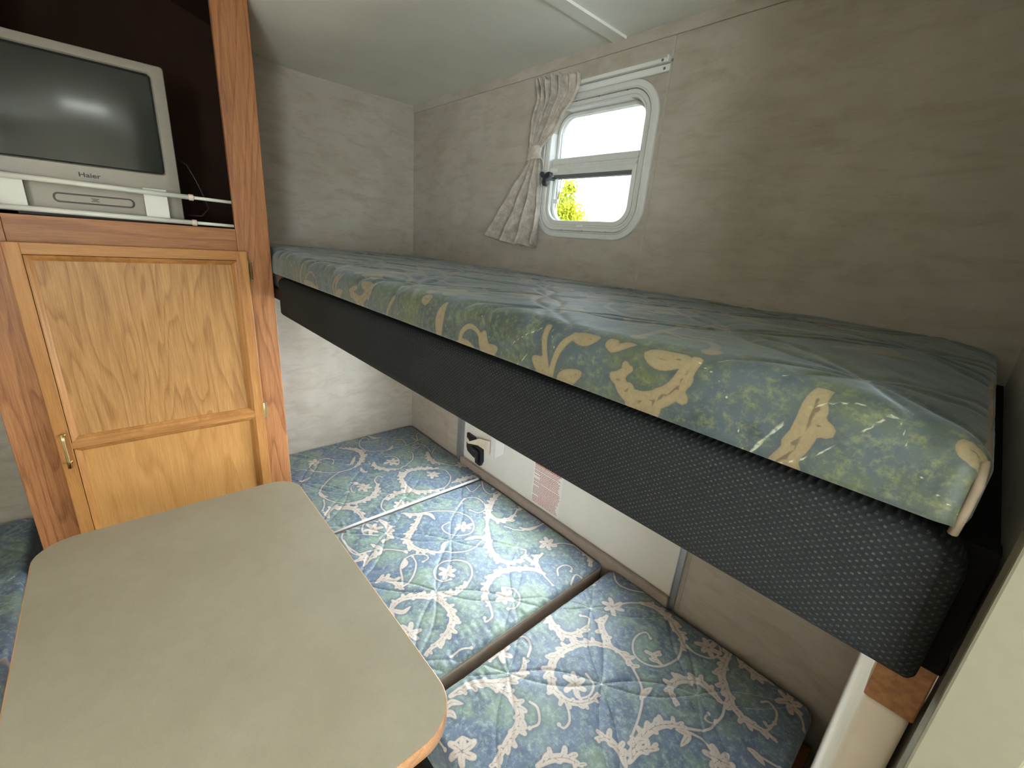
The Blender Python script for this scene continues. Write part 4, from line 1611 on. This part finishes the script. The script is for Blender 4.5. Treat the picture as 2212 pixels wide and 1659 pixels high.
def lettering(name, text, size, loc, rot, mat, parent, sx=1.0, bold=0.0):
    cu = bpy.data.curves.new(name, 'FONT')
    cu.body = text
    cu.size = size
    cu.align_x = 'CENTER'
    cu.align_y = 'CENTER'
    cu.extrude = 0.0003
    cu.offset = bold
    tmp = bpy.data.objects.new(name + '_tmp', cu)
    COL.objects.link(tmp)
    bpy.context.view_layer.update()
    me = bpy.data.meshes.new_from_object(tmp.evaluated_get(bpy.context.evaluated_depsgraph_get()))
    bpy.data.objects.remove(tmp)
    Mx = Matrix.Translation(Vector(loc)) @ rot.to_4x4() @ Matrix.Diagonal((sx, 1, 1, 1))
    vs = [tuple(Mx @ v.co) for v in me.vertices]
    fs = [tuple(p.vertices) for p in me.polygons]
    bpy.data.meshes.remove(me)
    return mk(name, vs, fs, mat, parent)


rotyz = Matrix(((0, 0, 1), (1, 0, 0), (0, 1, 0)))   # text x -> y, text y -> z, normal -> x
lettering('lettering', 'Haier', 0.0145, (TX + 0.0011, -1.0735, 1.5365), rotyz, M['tv_text'], tv, 1.25, 0.0003)
tb = tube('power_cable', [(0.20, -0.905, 1.60), (0.215, -0.885, 1.615), (0.23, -0.862, 1.60), (0.235, -0.845, 1.56), (0.24, -0.832, 1.52), (0.25, -0.825, 1.485), (0.26, -0.845, 1.463), (0.25, -0.875, 1.462), (0.22, -0.888, 1.47)], 0.0022, M['black_plastic'], tv, 8)

# ================================================================== RETAINING BARS
bars = thing('tension_bar', (0.336, -1.01, 1.4435), 'white double spring-tension bar with two white plates, across the front of the television', 'bar')
for za, zb in ((1.517, 1.5075), (1.4490, 1.4425)):
    f = lambda y, za=za, zb=zb: za + (zb - za) * (y + 1.2365) / (1.2365 - 0.7805)
    tube('bar_tube', [(0.336, -1.2360, f(-1.236)), (0.336, -0.8790, f(-0.879))], 0.0064, M['rod'], bars, 14)
    tube('inner_tube', [(0.336, -0.8790, f(-0.879)), (0.336, -0.7805, f(-0.7805))], 0.0044, M['rod'], bars, 12)
    tube('collar', [(0.336, -0.8810, f(-0.881)), (0.336, -0.8795, f(-0.8795)), (0.336, -0.8705, f(-0.8705)), (0.336, -0.869, f(-0.869))], [0.0064, 0.0082, 0.0082, 0.0066], M['rod_ring'], bars, 16)
for ya, yb in ((-0.9765, -0.9270), (-1.2360, -1.1900)):
    box('bar_plate', 0.3260, 0.3288, ya, yb, 1.4440, 1.5215, M['white_metal'], bars, 0.0008)

# ================================================================== CURTAIN AND TRACK
trk = thing('curtain_track', (1.01, -0.008, 1.88), 'white double curtain track screwed to the wall above the window', 'curtain track')
bm = bmesh.new()
bm_box(bm, 0.800, 1.2165, -0.004, -0.0005, 1.8785, 1.8955, 0.0008, 1)
bm_box(bm, 0.800, 1.2165, -0.0075, -0.004, 1.8785, 1.8815, 0.0006, 1)
from_bm('lower_rail', bm, M['white_metal'], trk)
bm = bmesh.new()
bm_box(bm, 0.800, 1.2100, -0.014, -0.0005, 1.8965, 1.9065, 0.0016, 2)
bm_box(bm, 0.800, 1.2100, -0.016, -0.011, 1.8960, 1.8985, 0.0006, 1)
from_bm('upper_rail', bm, M['white_metal'], trk)
box('end_stop', 1.2102, 1.2145, -0.013, -0.001, 1.8965, 1.9110, M['white_metal'], trk, 0.001)
for sx, sy, sz in ((1.2000, -0.0142, 1.9015), (1.2185, -0.002, 1.9015), (1.2020, -0.0042, 1.887)):
    V, F = tube_geo([(sx, sy, sz), (sx, sy - 0.0022, sz)], [0.0033, 0.0024], 10)
    mk('screw', V, F, M['dark_screw'], trk)

KL = [(0.800, 1.926), (0.812, 1.872), (0.800, 1.825), (0.792, 1.776), (0.791, 1.738), (0.791, 1.714), (0.757, 1.678), (0.706, 1.622), (0.652, 1.556), (0.588, 1.479)]
KR = [(0.966, 1.908), (0.964, 1.873), (0.920, 1.824), (0.876, 1.771), (0.834, 1.738), (0.831, 1.711), (0.838, 1.669), (0.845, 1.600), (0.849, 1.528), (0.845, 1.456)]
TT = [0, 0.10, 0.21, 0.32, 0.41, 0.46, 0.56, 0.70, 0.84, 1.0]


def interp(K, t):
    for i in range(len(TT) - 1):
        if t <= TT[i + 1] + 1e-9:
            s = (t - TT[i]) / (TT[i + 1] - TT[i])
            a = K[max(i - 1, 0)]
            b, c = K[i], K[i + 1]
            d = K[min(i + 2, len(K) - 1)]
            return tuple(0.5 * ((2 * b[k]) + (-a[k] + c[k]) * s + (2 * a[k] - 5 * b[k] + 4 * c[k] - d[k]) * s * s + (-a[k] + 3 * b[k] - 3 * c[k] + d[k]) * s ** 3) for k in (0, 1))
    return K[-1]


NU, NV = 150, 90
V = []
for j in range(NV + 1):
    t = j / NV
    l, r_ = interp(KL, t), interp(KR, t)
    w = r_[0] - l[0]
    tie = math.exp(-((t - 0.435) / 0.055) ** 2)
    for i in range(NU + 1):
        s = i / NU
        if t < 0.435:
            k = 1 - (0.435 - t) / 0.435
            amp = 0.021 * (1 - 0.45 * k)
            # tight pleats at the heading on the left, flatter on the right, merging down
            ph = 2 * PI * (6.5 * s ** 0.75)
            fold = math.sin(ph) * (1 - 0.6 * (s > 0.62)) * (1 - k * 0.3) + 0.5 * math.sin(2 * PI * 3.2 * s + 1.0) * k
            xo = 0.0035 * math.cos(ph) * (1 - k)
        else:
            k = (t - 0.435) / 0.565
            amp = 0.008 + 0.020 * k
            ph = 2 * PI * (3.1 * s ** 1.15) + 0.4
            fold = math.sin(ph) + 0.35 * math.sin(2.1 * ph + 1.3 + 2 * k) * (1 - 0.5 * k)
            # a sharp inner pleat
            fold -= 0.9 * math.exp(-((s - 0.60) / 0.035) ** 2) * (1 - 0.3 * k)
            xo = 0.004 * math.cos(ph * 1.0) * k
        x = l[0] + w * s + xo
        z = l[1] + (r_[1] - l[1]) * s
        if t > 0.9:
            z += 0.006 * math.sin(ph) * (t - 0.9) / 0.1
            z -= 0.010 * math.sin(PI * s) * (t - 0.9) / 0.1
        if t < 0.05:
            z += 0.003 * math.sin(ph * 2) * (0.05 - t) / 0.05 + 0.008 * (s > 0.36) * (0.05 - t) / 0.05
        y = -0.036 - amp * fold * (1 - 0.55 * tie) - 0.010 * math.sin(PI * s) * tie + 0.004
        y += 0.0015 * math.sin(60 * x + 45 * z) + 0.001 * math.sin(140 * x - 90 * z)
        V.append((x, y, z))
F = []
for j in range(NV):
    for i in range(NU):
        a = j * (NU + 1) + i
        F.append((a, a + 1, a + NU + 2, a + NU + 1))
cu = mk('curtain', V, F, M['curtain'], smooth=True, loc=(0.83, -0.036, 1.46))
tag(cu, 'mottled beige curtain tied back at the left of the window', 'curtain')
md = cu.modifiers.new('thick', 'SOLIDIFY')
md.thickness = 0.0012
# tie band round the waist
V, F = [], []
n, m = 28, 7
for j in range(m):
    z = 1.708 + 0.036 * j / (m - 1)
    fl = 1 + 0.05 * math.cos(2 * PI * j / (m - 1))
    for k in range(n):
        a = 2 * PI * k / n
        V.append((0.8125 + 0.0245 * fl * math.cos(a), -0.040 + 0.0185 * fl * math.sin(a) - 0.001 * math.sin(5 * a), z + 0.006 * math.cos(a) - 0.002))
for j in range(m - 1):
    for k in range(n):
        q = (k + 1) % n
        F.append((j * n + k, j * n + q, (j + 1) * n + q, (j + 1) * n + k))
mk('tie_band', V, F, M['curtain'], cu, smooth=True)
tube('tie_loop', [(0.834, -0.040, 1.724), (0.842, -0.030, 1.705), (0.846, -0.024, 1.680), (0.843, -0.022, 1.655), (0.836, -0.024, 1.640)], 0.0022, M['curtain'], cu, 6)
